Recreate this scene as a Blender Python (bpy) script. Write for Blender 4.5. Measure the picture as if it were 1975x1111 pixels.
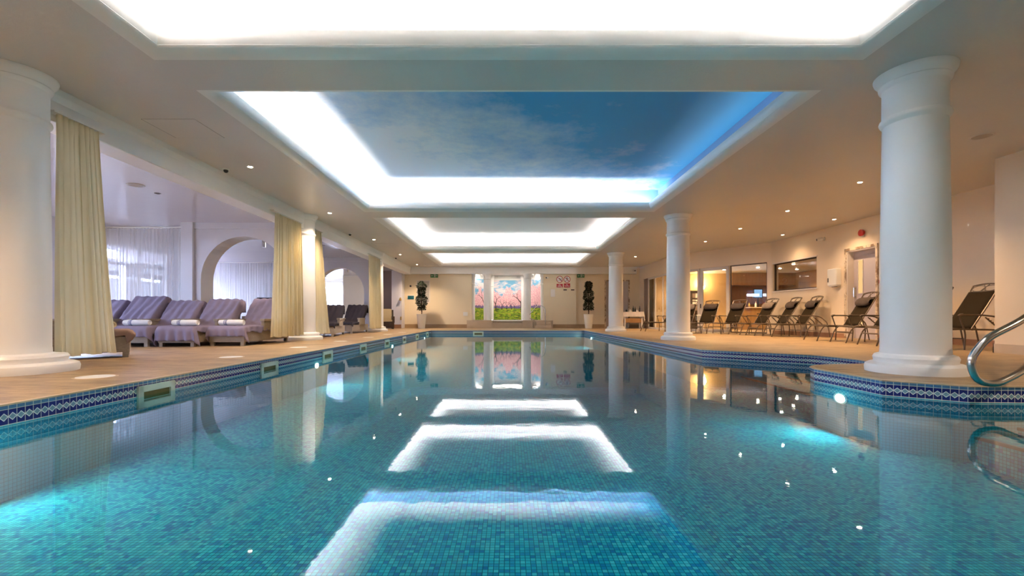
import bpy, bmesh, math, random
from mathutils import Vector, Matrix, noise
random.seed(7)
S = bpy.context.scene
for o in list(bpy.data.objects): bpy.data.objects.remove(o)
COL = S.collection
PI = math.pi

# ---------------------------------------------------------------- camera, world, exposure, large lights
FPX = 1975*16/36
cd = bpy.data.cameras.new('camera'); cam = bpy.data.objects.new('camera', cd); COL.objects.link(cam)
cam.location = (0, 0, .6); cam.rotation_euler = (PI/2, 0, 0)
cd.sensor_width = 36; cd.lens = 16; cd.shift_x = .0023; cd.shift_y = .0281
cd.clip_start = .05; cd.clip_end = 200
S.camera = cam
S.view_settings.view_transform = 'Standard'; S.view_settings.look = 'None'
S.view_settings.gamma = 1; S.view_settings.use_curve_mapping = False
S.view_settings.exposure = 2.0
W = bpy.data.worlds.new('world'); S.world = W; W.use_nodes = True
bg = W.node_tree.nodes['Background']; bg.inputs[0].default_value = (.54, .64, 1.0, 1); bg.inputs[1].default_value = 14.0

LZ = 0.0
def light(name, kind, loc, power, color, rot=(0, 0, 0), **kw):
    d = bpy.data.lights.new(name, kind); d.energy = power; d.color = color
    for k, v in kw.items(): setattr(d, k, v)
    o = bpy.data.objects.new(name, d); o.location = loc; o.rotation_euler = rot; COL.objects.link(o)
    return o
CZ = 3.23                      # hall ceiling
COFFERS = [(-3.64, 3.62, -1.5, 4.66), (-3.64, 3.62, 5.28, 11.42), (-3.64, 3.62, 12.09, 18.3), (-3.64, 3.62, 18.84, 23.75)]
LEDW = (1.0, .93, .88)
# LED strips lying in the troughs behind the rounded lips (left, right, near, far), watts per metre
LED = [(4.5, 4.5, 0, 4.5), (8, .45, 0, 6.5), (2.6, 2.6, .6, 2.6), (2, 2, 1, 2)]
for (x0, x1, y0, y1), (l, r, n, f) in zip(COFFERS, LED):
    h = CZ+.13
    for p, (px, py), L, rz in ((l, (x0+.02, (y0+y1)/2), y1-y0, PI/2), (r, (x1-.02, (y0+y1)/2), y1-y0, PI/2),
                               (n, ((x0+x1)/2, y0+.02), x1-x0, 0), (f, ((x0+x1)/2, y1-.02), x1-x0, 0)):
        if p: light('led_strip', 'AREA', (px, py, h), p*L, LEDW, (PI, 0, rz), shape='RECTANGLE', size=L-.1, size_y=.05)

# ---------------------------------------------------------------- node helpers
class G:
    def __init__(s, name):
        s.m = bpy.data.materials.new(name); s.m.use_nodes = True; s.t = s.m.node_tree
        s.b = s.t.nodes['Principled BSDF']; s.out = s.t.nodes['Material Output']
    def n(s, typ, **kw):
        x = s.t.nodes.new(typ)
        for k, v in kw.items(): setattr(x, k, v)
        return x
    def l(s, a, b): s.t.links.new(a, b)
    def put(s, sock, v):
        if hasattr(v, 'is_output'): s.l(v, sock)
        elif isinstance(v, (int, float)) or len(v) == len(sock.default_value): sock.default_value = v
        else: sock.default_value = tuple(v)+(1,)
    def M(s, op, a, b=0, c=None):
        x = s.n('ShaderNodeMath', operation=op); s.put(x.inputs[0], a); s.put(x.inputs[1], b)
        if c is not None: s.put(x.inputs[2], c)
        return x.outputs[0]
    def mix(s, f, a, b):
        x = s.n('ShaderNodeMix', data_type='RGBA'); s.put(x.inputs[0], f); s.put(x.inputs[6], a); s.put(x.inputs[7], b)
        return x.outputs[2]
    def pos(s, kind='Object'): return s.n('ShaderNodeTexCoord').outputs[kind]
    def scale(s, v, sc, rot=(0, 0, 0)):
        x = s.n('ShaderNodeMapping'); s.l(v, x.inputs[0]); x.inputs['Scale'].default_value = sc; x.inputs['Rotation'].default_value = rot
        return x.outputs[0]
    def noise(s, v, sc=1, det=2, rough=.5, out='Fac'):
        x = s.n('ShaderNodeTexNoise'); s.l(v, x.inputs['Vector']); x.inputs['Scale'].default_value = sc
        x.inputs['Detail'].default_value = det; x.inputs['Roughness'].default_value = rough
        return x.outputs[out]
    def ramp(s, f, *st):
        x = s.n('ShaderNodeValToRGB'); s.put(x.inputs[0], f); e = x.color_ramp.elements
        while len(e) < len(st): e.new(.5)
        for k, (p, c) in zip(e, st):
            k.position = p; k.color = (c, c, c, 1) if isinstance(c, (int, float)) else tuple(c)+(1,)
        return x.outputs[0]
    def bump(s, h, st=.3, d=.01):
        x = s.n('ShaderNodeBump'); x.inputs['Strength'].default_value = st; x.inputs['Distance'].default_value = d
        s.put(x.inputs['Height'], h); s.l(x.outputs[0], s.b.inputs['Normal']); return s
    def set(s, color=None, rough=None, metal=None, spec=None, coat=None, sheen=None, alpha=None):
        if color is not None: s.put(s.b.inputs['Base Color'], color)
        if rough is not None: s.put(s.b.inputs['Roughness'], rough)
        if metal is not None: s.b.inputs['Metallic'].default_value = metal
        if spec is not None: s.b.inputs['Specular IOR Level'].default_value = spec
        if coat is not None: s.b.inputs['Coat Weight'].default_value = coat
        if sheen is not None: s.b.inputs['Sheen Weight'].default_value = sheen
        return s
def plain(name, c, r=.5, metal=0, var=.06, sc=6, bump=0, bsc=60, spec=None):
    g = G(name); v = g.pos()
    k = g.noise(v, sc, 3)
    d = tuple(x*(1-var) for x in c); e = tuple(min(1, x*(1+var)) for x in c)
    g.set(g.mix(k, d, e), r, metal, spec)
    if bump: g.bump(g.noise(v, bsc, 3), bump, .01)
    return g.m
def emit(name, c, s):
    g = G(name); e = g.n('ShaderNodeEmission'); e.inputs[0].default_value = tuple(c)+(1,); e.inputs[1].default_value = s
    g.l(e.outputs[0], g.out.inputs[0]); return g.m

MT = {}
MT['paint'] = plain('white_paint', (.83, .81, .77), .35, var=.02, bump=.05, bsc=15)
MT['column'] = plain('column_paint', (.86, .85, .83), .3, var=.02, sc=3)
g = G('ceiling_paint'); v = g.pos()
g.set(g.mix(g.noise(v, .8, 3), (.60, .57, .53), (.66, .63, .59)), .34).bump(g.noise(v, 45, 4, .6), .35, .006); MT['ceil'] = g.m
g = G('lounge_ceiling_gloss'); v = g.pos()
g.set(g.mix(g.noise(v, .5, 2), (.58, .56, .62), (.64, .62, .68)), .14).bump(g.noise(v, 2.5, 3), .06, .03); MT['lceil'] = g.m
MT['cream'] = plain('cream_wall_paint', (.80, .68, .48), .45, var=.03, sc=1, bump=.08, bsc=20)
MT['warmwall'] = plain('warm_wall_paint', (.80, .66, .48), .4, var=.03, sc=1, bump=.08, bsc=20)
MT['lilac'] = plain('lounge_wall_paint', (.72, .70, .74), .5, var=.02, bump=.04, bsc=15)
MT['coffer'] = plain('coffer_white', (.86, .86, .88), .6, var=.02, sc=2)
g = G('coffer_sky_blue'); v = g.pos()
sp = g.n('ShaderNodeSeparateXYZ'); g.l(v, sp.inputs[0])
k = g.M('ADD', g.M('ADD', g.M('MULTIPLY', sp.outputs[0], -.15), g.M('MULTIPLY', g.M('SUBTRACT', sp.outputs[1], 7.6), .12)), g.M('MULTIPLY', g.noise(v, 1.1, 8, .7), 1.1))  # whiter to left and far: glow of the LED strips painted into the blue
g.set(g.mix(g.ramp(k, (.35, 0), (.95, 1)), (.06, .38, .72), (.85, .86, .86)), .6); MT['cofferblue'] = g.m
MT['cofferwall'] = plain('coffer_wall_blue', (.16, .30, .52), .6, var=.03, sc=2)
# deck: narrow sandstone setts
g = G('stone_setts'); v = g.pos()
b = g.n('ShaderNodeTexBrick'); g.l(g.scale(v, (1, 1, 1)), b.inputs[0]); b.inputs['Scale'].default_value = 1
b.inputs['Brick Width'].default_value = .32; b.inputs['Row Height'].default_value = .11; b.inputs['Mortar Size'].default_value = .004
b.inputs['Mortar Smooth'].default_value = .4
b.inputs['Color1'].default_value = (.36, .235, .108, 1); b.inputs['Color2'].default_value = (.45, .305, .148, 1); b.inputs['Mortar'].default_value = (.22, .12, .06, 1)
st = g.M('ADD', g.M('MULTIPLY', g.noise(g.scale(v, (2.0, 13, 1)), 1, 6, .7), .7), g.M('MULTIPLY', g.noise(g.scale(v, (.5, 2.6, 1)), 1, 4, .6), .3))
c = g.mix(g.ramp(st, (.38, 0), (.54, 1)), (.15, .082, .036), b.outputs[0])
c = g.mix(g.ramp(g.noise(v, .7, 3), (.4, 0), (.7, .45)), c, (.50, .36, .20))
g.set(c, .42).bump(g.M('ADD', st, g.M('MULTIPLY', b.outputs[1], -.6)), .6, .015); MT['deck'] = g.m
MT['coping'] = plain('coping_stone', (.50, .38, .24), .4, var=.15, sc=8)
MT['stone'] = plain('beige_stone_tile', (.56, .44, .31), .35, var=.12, sc=4)
MT['farskirt'] = plain('tan_skirting_tile', (.40, .27, .15), .35, var=.2, sc=3)
MT['skirt'] = plain('brown_skirting_tile', (.36, .19, .105), .3, var=.2, sc=6)
# waterline tiles, u = metres along the edge, v = height
g = G('waterline_tiles'); uv = g.pos('UV'); sp = g.n('ShaderNodeSeparateXYZ'); g.l(uv, sp.inputs[0])
tw = .0548
u = g.M('FRACT', g.M('DIVIDE', sp.outputs[0], tw)); z = g.M('MULTIPLY', sp.outputs[1], -1)      # depth under the coping
du = g.M('ABSOLUTE', g.M('SUBTRACT', u, .5))
groutv = g.M('GREATER_THAN', du, .465)
# rows: 0-.036 small tile, .036-.142 diamond tile, then pairs again under water
zz = g.M('SUBTRACT', z, .036)
dz = g.M('ABSOLUTE', g.M('SUBTRACT', zz, .052))
dia = g.M('ADD', g.M('MULTIPLY', du, 1.0), g.M('DIVIDE', dz, .052))
inner = g.M('LESS_THAN', dia, .40); ring = g.M('MULTIPLY', g.M('LESS_THAN', dia, .54), g.M('GREATER_THAN', dia, .40))
low = g.M('GREATER_THAN', zz, .112)
isrow = g.M('MULTIPLY', g.M('GREATER_THAN', zz, 0), g.M('LESS_THAN', zz, .104))
top = g.M('LESS_THAN', zz, 0)
g1 = g.M('LESS_THAN', g.M('ABSOLUTE', zz), .002); g2 = g.M('LESS_THAN', g.M('ABSOLUTE', g.M('SUBTRACT', zz, .106)), .003)
lowg = g.M('MULTIPLY', low, g.M('MAXIMUM', g.M('GREATER_THAN', g.M('ABSOLUTE', g.M('SUBTRACT', g.M('FRACT', g.M('DIVIDE', zz, .0274)), .5)), .44), g.M('GREATER_THAN', g.M('ABSOLUTE', g.M('SUBTRACT', g.M('FRACT', g.M('DIVIDE', sp.outputs[0], .0274)), .5)), .44)))
grout = g.M('MAXIMUM', groutv, g.M('MAXIMUM', g1, g2))
nz = g.noise(g.pos(), 60, 2)
navy = g.mix(nz, (.004, .008, .09), (.012, .022, .20))
lite = g.mix(nz, (.05, .15, .30), (.10, .24, .40))
teal = g.mix(nz, (.02, .30, .42), (.05, .42, .52))
c = g.mix(top, g.mix(isrow, teal, navy), lite)
c = g.mix(g.M('MULTIPLY', inner, isrow), c, g.mix(nz, (.13, .24, .32), (.20, .34, .42)))
c = g.mix(g.M('MULTIPLY', ring, isrow), c, (.68, .76, .74))
c = g.mix(grout, c, (.60, .66, .60)); c = g.mix(low, c, g.mix(lowg, teal, (.02, .16, .2)))
g.set(c, .18); MT['tiles'] = g.m
# glass mosaic
def mosaic(name, wall=False):
    g = G(name); v = g.pos(); s = .027
    sp = g.n('ShaderNodeSeparateXYZ'); g.l(v, sp.inputs[0])
    gn_ = g.n('ShaderNodeNewGeometry'); sn = g.n('ShaderNodeSeparateXYZ'); g.l(gn_.outputs['Normal'], sn.inputs[0])
    def pick(c, ax): f = g.M('GREATER_THAN', g.M('ABSOLUTE', sn.outputs[ax]), .6); return g.M('ADD', g.M('MULTIPLY', f, sp.outputs[2]), g.M('MULTIPLY', g.M('SUBTRACT', 1, f), c))
    X, Y = pick(sp.outputs[0], 0), pick(sp.outputs[1], 1)
    fx = g.M('FRACT', g.M('DIVIDE', X, s)); fy = g.M('FRACT', g.M('DIVIDE', Y, s))
    gr = g.M('MAXIMUM', g.M('GREATER_THAN', g.M('ABSOLUTE', g.M('SUBTRACT', fx, .5)), .435), g.M('GREATER_THAN', g.M('ABSOLUTE', g.M('SUBTRACT', fy, .5)), .435))
    cb = g.n('ShaderNodeCombineXYZ'); g.l(g.M('FLOOR', g.M('DIVIDE', X, s)), cb.inputs[0]); g.l(g.M('FLOOR', g.M('DIVIDE', Y, s)), cb.inputs[1])
    wn = g.n('ShaderNodeTexWhiteNoise', noise_dimensions='3D'); g.l(cb.outputs[0], wn.inputs[0])
    c = g.ramp(wn.outputs[0], (0, (.012, .16, .36)), (.18, (.015, .25, .43)), (.5, (.02, .36, .45)), (.8, (.035, .43, .50)), (1, (.08, .50, .54)))
    c = g.mix(gr, c, (.01, .10, .135))
    g.set(c, .7, spec=0); return g.m
MT['mosaic'] = mosaic('pool_mosaic')
# water: Fresnel mirror over clear tinted water
g = G('water'); v = g.pos()
tr = g.n('ShaderNodeBsdfTransparent'); tr.inputs[0].default_value = (.60, .93, .97, 1)
gl = g.n('ShaderNodeBsdfGlossy'); gl.inputs['Roughness'].default_value = .025; gl.inputs[0].default_value = (.92, .97, 1, 1)
fr = g.n('ShaderNodeFresnel'); fr.inputs[0].default_value = 1.36
bu = g.n('ShaderNodeBump'); bu.inputs['Strength'].default_value = .012; bu.inputs['Distance'].default_value = .03
g.l(g.noise(v, 9, 2), bu.inputs['Height']); g.l(bu.outputs[0], gl.inputs['Normal'])
ms = g.n('ShaderNodeMixShader'); g.l(fr.outputs[0], ms.inputs[0]); g.l(tr.outputs[0], ms.inputs[1]); g.l(gl.outputs[0], ms.inputs[2])
g.l(ms.outputs[0], g.out.inputs[0]); MT['water'] = g.m
g = G('clear_glass')
tr = g.n('ShaderNodeBsdfTransparent'); tr.inputs[0].default_value = (.90, .92, .90, 1)
gl = g.n('ShaderNodeBsdfGlossy'); gl.inputs['Roughness'].default_value = .01
fr = g.n('ShaderNodeFresnel'); geo = g.n('ShaderNodeNewGeometry')
g.l(g.M('ADD', 1.45, g.M('MULTIPLY', geo.outputs['Backfacing'], 1/1.45-1.45)), fr.inputs[0])     # same mirror share on both faces of a pane
ms = g.n('ShaderNodeMixShader'); g.l(fr.outputs[0], ms.inputs[0]); g.l(tr.outputs[0], ms.inputs[1]); g.l(gl.outputs[0], ms.inputs[2])
g.l(ms.outputs[0], g.out.inputs[0]); MT['glass'] = g.m
def cloth(name, c, trans, see=0, tc=None):
    g = G(name); v = g.pos()
    d = g.n('ShaderNodeBsdfDiffuse'); col = g.mix(g.noise(v, 5, 2), tuple(x*.95 for x in c), c); g.l(col, d.inputs[0])
    t = g.n('ShaderNodeBsdfTranslucent'); t.inputs[0].default_value = tuple(tc or c)+(1,)
    m = g.n('ShaderNodeMixShader'); m.inputs[0].default_value = trans; g.l(d.outputs[0], m.inputs[1]); g.l(t.outputs[0], m.inputs[2])
    o = m.outputs[0]
    if see:
        a = g.n('ShaderNodeBsdfTransparent'); m2 = g.n('ShaderNodeMixShader'); m2.inputs[0].default_value = see
        g.l(o, m2.inputs[1]); g.l(a.outputs[0], m2.inputs[2]); o = m2.outputs[0]
    g.l(o, g.out.inputs[0]); return g.m
MT['yellow'] = cloth('yellow_curtain', (.80, .71, .47), .35)
MT['sheer'] = cloth('sheer_voile', (.84, .83, .86), .45, .2)
MT['towel'] = plain('mauve_towelling', (.26, .22, .30), .95, var=.12, sc=9, bump=.25, bsc=240, spec=.1)
MT['brown_towel'] = plain('brown_towelling', (.30, .20, .15), .95, var=.12, sc=9, bump=.25, bsc=240, spec=.1)
MT['charcoal'] = plain('charcoal_cushion', (.045, .04, .055), .9, var=.15, bump=.1, spec=.15)
MT['white_towel'] = plain('white_towelling', (.80, .78, .74), .95, bump=.3, bsc=260, spec=.1)
MT['stripe'] = plain('navy_stripe', (.05, .07, .22), .9)
MT['tan_towel'] = plain('tan_towelling', (.55, .45, .28), .95, bump=.3, bsc=260, spec=.1)
def wicker(name, a, b):
    g = G(name); v = g.pos()
    br = g.n('ShaderNodeTexBrick'); sp = g.n('ShaderNodeSeparateXYZ'); g.l(v, sp.inputs[0]); cb = g.n('ShaderNodeCombineXYZ')
    g.l(g.M('ADD', sp.outputs[0], sp.outputs[1]), cb.inputs[0]); g.l(sp.outputs[2], cb.inputs[1]); g.l(cb.outputs[0], br.inputs[0])
    br.inputs['Scale'].default_value = 1; br.inputs['Brick Width'].default_value = .022; br.inputs['Row Height'].default_value = .009
    br.inputs['Mortar Size'].default_value = .0014; br.inputs['Mortar Smooth'].default_value = .6
    br.inputs['Color1'].default_value = tuple(a)+(1,); br.inputs['Color2'].default_value = tuple(x*.8 for x in a)+(1,); br.inputs['Mortar'].default_value = tuple(b)+(1,)
    g.set(br.outputs[0], .6).bump(br.outputs[1], .5, -.006); return g.m
MT['wicker'] = wicker('beige_wicker', (.42, .34, .25), (.14, .10, .07))
MT['wickerlight'] = wicker('pale_wicker', (.56, .50, .43), (.24, .2, .16))
MT['wickerdark'] = wicker('dark_wicker', (.07, .04, .025), (.015, .01, .008))
MT['bronze'] = plain('bronze_frame', (.15, .11, .075), .38, .4, var=.1)
g = G('brown_sling'); v = g.pos(); ck = g.n('ShaderNodeTexChecker'); g.l(v, ck.inputs[0]); ck.inputs['Scale'].default_value = 120
ck.inputs[1].default_value = (.045, .032, .018, 1); ck.inputs[2].default_value = (.02, .014, .008, 1); g.set(ck.outputs[0], .9, spec=.05); MT['sling'] = g.m
MT['pillow'] = plain('brown_pillow', (.065, .045, .035), .8, var=.5, sc=25, bump=.3, bsc=60)
MT['pillowl'] = plain('greyed_pillow', (.22, .17, .13), .8, var=.5, sc=25, bump=.3, bsc=60)
MT['steel'] = plain('stainless_steel', (.50, .48, .45), .18, 1, var=.05)
MT['chrome'] = plain('chrome', (.7, .7, .7), .1, 1, var=.02)
MT['plastic'] = plain('white_plastic', (.80, .79, .74), .35, var=.02)
MT['skim'] = plain('skimmer_plastic', (.60, .68, .55), .4, var=.04)
MT['olive'] = plain('skimmer_throat', (.16, .13, .03), .6, var=.2)
MT['black'] = plain('black_plastic', (.012, .012, .014), .35)
MT['red'] = plain('red_plastic', (.45, .02, .012), .35)
MT['brass'] = plain('brass', (.55, .36, .1), .3, .9)
MT['signred'] = plain('sign_red', (.50, .012, .018), .5, var=.02)
MT['signwhite'] = plain('sign_white', (.85, .80, .76), .5, var=.02)
MT['signgreen'] = plain('sign_green', (.02, .22, .05), .5, var=.02)
MT['pot'] = plain('glazed_cream_pot', (.84, .80, .70), .25, var=.03)
MT['leaf'] = plain('ficus_leaf', (.008, .018, .005), .7, var=.5, sc=30, spec=.2)
MT['bark'] = plain('bark', (.10, .05, .03), .8, var=.3, bump=.4)
MT['soil'] = plain('soil', (.05, .03, .02), .9, var=.3)
MT['doorgrey'] = plain('grey_door_paint', (.50, .44, .44), .4, var=.03)
MT['frame'] = plain('cream_frame_paint', (.74, .67, .60), .4, var=.04)
g = G('worn_frame'); v = g.pos(); k = g.noise(g.scale(v, (9, 9, 5)), 1, 5, .7)
g.set(g.mix(g.ramp(k, (.46, 0), (.56, 1)), (.74, .62, .46), (.30, .20, .12)), .5); MT['worn'] = g.m
g = G('oak_panelling'); v = g.pos(); k = g.noise(g.scale(v, (10, 10, .7)), 1, 5, .6)
g.set(g.mix(k, (.25, .12, .045), (.50, .28, .11)), .35); MT['wood'] = g.m
MT['darkwood'] = plain('dark_wood', (.05, .03, .02), .35, var=.3)
MT['amberwall'] = plain('amber_wall', (.62, .42, .22), .5, var=.05)
MT['brownwall'] = plain('taupe_wall', (.26, .19, .155), .6, var=.06, sc=1)
MT['cloth'] = plain('table_linen', (.78, .70, .66), .8, var=.04, bump=.1)
MT['bottle'] = plain('dark_glass_bottle', (.03, .035, .03), .12, var=.2)
MT['lens'] = emit('lamp_lens', (1, .84, .62), 30)
MT['pool_lamp'] = emit('pool_lamp_lens', (.9, 1, 1), 8)
MT['window_amber'] = emit('lit_door_glass', (1, .62, .25), .25)  # the door's glass slots glow by their own emission, no lamp in them
MT['screen'] = emit('lit_screen', (.35, .62, 1), .25)
MT['shade'] = emit('sconce_glow', (1, .72, .34), 7)
MT['nosing'] = plain('step_nosing', (.02, .025, .03), .4)
MT['grass'] = plain('lawn', (.08, .2, .05), .9, var=.4)
MT['paving'] = plain('terrace_paving', (.16, .15, .16), .7, var=.1)
MT['brick'] = plain('garden_brick', (.11, .10, .11), .8, var=.2)
MT['teal_sign'] = plain('teal_plate', (.01, .10, .13), .3, var=.3, sc=14)
g = G('grille'); v = g.pos(); w = g.n('ShaderNodeTexWave', bands_direction='Z'); g.l(v, w.inputs[0]); w.inputs['Scale'].default_value = 9
g.set(g.mix(w.outputs[0], (.30, .27, .24), (.62, .56, .48)), .5); MT['grille'] = g.m

# ---------------------------------------------------------------- mesh helpers
def obj(name, bm, mats, parent=None, smooth=False, kind=None, uv=False):
    me = bpy.data.meshes.new(name); bmesh.ops.recalc_face_normals(bm, faces=bm.faces); bm.to_mesh(me); bm.free()
    if not isinstance(mats, (list, tuple)): mats = [mats]
    for m in mats: me.materials.append(MT[m] if isinstance(m, str) else m)
    if smooth:
        for p in me.polygons: p.use_smooth = True
        me.set_sharp_from_angle(angle=math.radians(40 if smooth is True else smooth))
    o = bpy.data.objects.new(name, me); COL.objects.link(o)
    if parent: o.parent = parent
    elif kind: o['kind'] = kind
    return o
def tag(o, label, cat, group=None, kind=None):
    o['label'] = label; o['category'] = cat
    if group: o['group'] = group
    if kind: o['kind'] = kind
    return o
def thing(name, label, cat, loc=(0, 0, 0), rz=0, group=None):
    o = bpy.data.objects.new(name, None); COL.objects.link(o); o.location = loc; o.rotation_euler = (0, 0, rz); o.empty_display_size = .1
    return tag(o, label, cat, group)
def dup(root, loc, rz=None, label=None, group=None, scale=None):
    r = root.copy(); COL.objects.link(r); r.location = loc
    if rz is not None: r.rotation_euler = (0, 0, rz)
    if scale: r.scale = scale
    if label: r['label'] = label
    if group: r['group'] = group
    for ch in [o for o in COL.objects if o.parent == root]:
        c = ch.copy(); COL.objects.link(c); c.parent = r
        for gch in [o for o in COL.objects if o.parent == ch]:
            d = gch.copy(); COL.objects.link(d); d.parent = c
    return r
B = bmesh.new
def box(bm, x0, x1, y0, y1, z0, z1, bev=0, mi=0, M=None):
    r = bmesh.ops.create_cube(bm, size=1); vs = r['verts']
    for v in vs:
        v.co = Vector(((x0+x1)/2+v.co.x*(x1-x0), (y0+y1)/2+v.co.y*(y1-y0), (z0+z1)/2+v.co.z*(z1-z0)))
    fs = {f for v in vs for f in v.link_faces}
    for f in fs: f.material_index = mi
    if bev:
        es = {e for v in vs for e in v.link_edges}
        rr = bmesh.ops.bevel(bm, geom=list(es), offset=bev, segments=2, affect='EDGES', profile=.7)
        vs = list({v for f in rr['faces'] for v in f.verts} | {v for v in vs if v.is_valid})
        for f in rr['faces']: f.material_index = mi
    if M: bmesh.ops.transform(bm, matrix=M, verts=[v for v in vs if v.is_valid])
    return vs
def seg(bm, p, q, t, z0, z1, off=0, mi=0, bev=0):
    """wall piece from p to q (plan), thickness t to the left of the direction, shifted by off"""
    p = Vector(p); q = Vector(q); d = q-p; L = d.length; a = math.atan2(d.y, d.x)
    M = Matrix.Translation((p.x, p.y, 0)) @ Matrix.Rotation(a, 4, 'Z')
    box(bm, 0, L, off, off+t, z0, z1, bev, mi, M)
def tube(bm, pts, r, n=8, flat=1, caps=True, mi=0):
    pts = [Vector(p) for p in pts]; rings = []; up0 = None
    for i, p in enumerate(pts):
        a = pts[max(i-1, 0)]; b = pts[min(i+1, len(pts)-1)]; d = (b-a).normalized()
        if up0 is None:
            up0 = Vector((0, 0, 1)) if abs(d.z) < .9 else Vector((0, 1, 0))
        s = d.cross(up0).normalized(); u = s.cross(d).normalized(); up0 = u
        rr = r[i] if isinstance(r, (list, tuple)) else r
        rings.append([bm.verts.new(p+s*rr*math.cos(2*PI*k/n)+u*rr*flat*math.sin(2*PI*k/n)) for k in range(n)])
    for A, C in zip(rings, rings[1:]):
        for k in range(n):
            f = bm.faces.new((A[k], A[(k+1) % n], C[(k+1) % n], C[k])); f.material_index = mi
    if caps:
        for R in (rings[0], rings[-1]):
            f = bm.faces.new(R); f.material_index = mi
def arcpts(pts, n=5, rad=.1):
    """round the corners of a polyline"""
    pts = [Vector(p) for p in pts]; out = [pts[0]]
    for a, b, c in zip(pts, pts[1:], pts[2:]):
        r = min(rad, (b-a).length*.45, (c-b).length*.45)
        s = b+(a-b).normalized()*r; e = b+(c-b).normalized()*r
        for k in range(n+1):
            t = k/n; out.append(s*(1-t)**2+b*2*t*(1-t)+e*t*t)
    out.append(pts[-1]); return out
def lathe(bm, prof, n=32, c=(0, 0), mi=0, a0=0, a1=2*PI, cap=True):
    full = abs(a1-a0-2*PI) < 1e-6; rings = []
    m = n if full else n+1
    for r, z in prof:
        rings.append([bm.verts.new((c[0]+r*math.cos(a0+(a1-a0)*k/n), c[1]+r*math.sin(a0+(a1-a0)*k/n), z)) for k in range(m)])
    for A, C in zip(rings, rings[1:]):
        for k in range(n):
            f = bm.faces.new((A[k], A[(k+1) % m], C[(k+1) % m], C[k])); f.material_index = mi
    if full and cap:
        for R in (rings[0], rings[-1]):
            if (R[0].co-R[n//2].co).length > 1e-5: bm.faces.new(R).material_index = mi
def disc(bm, c, r, nrm, t=.01, n=20, mi=0):
    nrm = Vector(nrm).normalized(); q = nrm.to_track_quat('Z', 'Y').to_matrix().to_4x4()
    rr = bmesh.ops.create_cone(bm, cap_ends=True, segments=n, radius1=r, radius2=r, depth=t, matrix=Matrix.Translation(Vector(c)) @ q)
    for v in rr['verts']:
        for f in v.link_faces: f.material_index = mi
def grid(bm, nu, nv, fn, mi=0, closed=False):
    vs = [[bm.verts.new(fn(i/nu, j/nv)) for j in range(nv+1)] for i in range(nu+1)]
    for i in range(nu):
        for j in range(nv):
            bm.faces.new((vs[i][j], vs[i+1][j], vs[i+1][j+1], vs[i][j+1])).material_index = mi
def extr(bm, pts, y0, y1, axis='Y', mi=0):
    """prism from a 2-D outline"""
    def P(a, b, t): return {'Y': (a, t, b), 'X': (t, a, b), 'Z': (a, b, t)}[axis]
    A = [bm.verts.new(P(a, b, y0)) for a, b in pts]; C = [bm.verts.new(P(a, b, y1)) for a, b in pts]; n = len(pts)
    for f in ([A, C[::-1]]): bm.faces.new(f).material_index = mi
    for k in range(n): bm.faces.new((A[k], A[(k+1) % n], C[(k+1) % n], C[k])).material_index = mi

# ---------------------------------------------------------------- pool and deck
arc = []
OUT = [(-3.45, -1.8), (-3.45, 19.9), (3.26, 19.9), (3.51, 8.3), (4.74, 7.15), (4.84, 6.75), (4.87, 6.3), (4.80, 5.98), (4.60, 5.80),
       (4.25, 5.75), (3.95, 5.70), (3.75, 5.60), (3.60, 5.45), (3.53, 5.28), (3.53, 4.31), (3.98, 3.94), (6.2, 3.84), (6.2, -1.8)]
WZ, FZ = -.15, -.66
def ring_fill(outer, hole, z, bm):
    es = []
    for P in (outer, hole):
        vs = [bm.verts.new((x, y, z)) for x, y in P]
        es += [bm.edges.new((vs[i], vs[(i+1) % len(vs)])) for i in range(len(vs))]
    bmesh.ops.triangle_fill(bm, use_beauty=True, edges=es)
bm = B(); ring_fill([(-14.5, -3), (-14.5, 33), (11, 33), (11, -3)], OUT, 0, bm); obj('floor', bm, 'deck', kind='structure')
def offset(P, d):
    n = len(P); out = []
    for i in range(n):
        a, b, c = Vector(P[i-1]), Vector(P[i]), Vector(P[(i+1) % n])
        n1 = Vector(((b-a).y, -(b-a).x)).normalized(); n2 = Vector(((c-b).y, -(c-b).x)).normalized()
        m = (n1+n2).normalized(); out.append(tuple(b+m*d/max(.4, m.dot(n1))))
    return out
# coping: slim bullnose rim overhanging the tiles
bm = B(); I = offset(OUT, .012); O = offset(OUT, -.035)
for i in range(len(OUT)):
    j = (i+1) % len(OUT)
    a, b, c, d = I[i], I[j], O[j], O[i]
    v = [bm.verts.new(p) for p in ((*a, .004), (*b, .004), (*c, .004), (*d, .004), (*a, -.008), (*b, -.008), (*OUT[j], -.008), (*OUT[i], -.008))]
    bm.faces.new(v[:4]); bm.faces.new((v[0], v[1], v[5], v[4])); bm.faces.new((v[4], v[5], v[6], v[7]))
obj('trim_1', bm, 'coping', kind='structure')
bm = B(); uvl = bm.loops.layers.uv.new('uv'); u = 0
for i in range(len(OUT)):
    p, q = Vector(OUT[i]), Vector(OUT[(i+1) % len(OUT)]); L = (q-p).length
    vs = [bm.verts.new((p.x, p.y, -.005)), bm.verts.new((q.x, q.y, -.005)), bm.verts.new((q.x, q.y, FZ)), bm.verts.new((p.x, p.y, FZ))]
    f = bm.faces.new(vs)
    for lp, c in zip(f.loops, ((u, -.005), (u+L, -.005), (u+L, FZ), (u, FZ))): lp[uvl].uv = c
    u += L
wo = obj('pool_wall', bm, 'tiles', kind='structure')
bm = B(); bm.faces.new([bm.verts.new((x, y, FZ)) for x, y in OUT]); obj('pool_floor', bm, 'mosaic', kind='structure')
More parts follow.
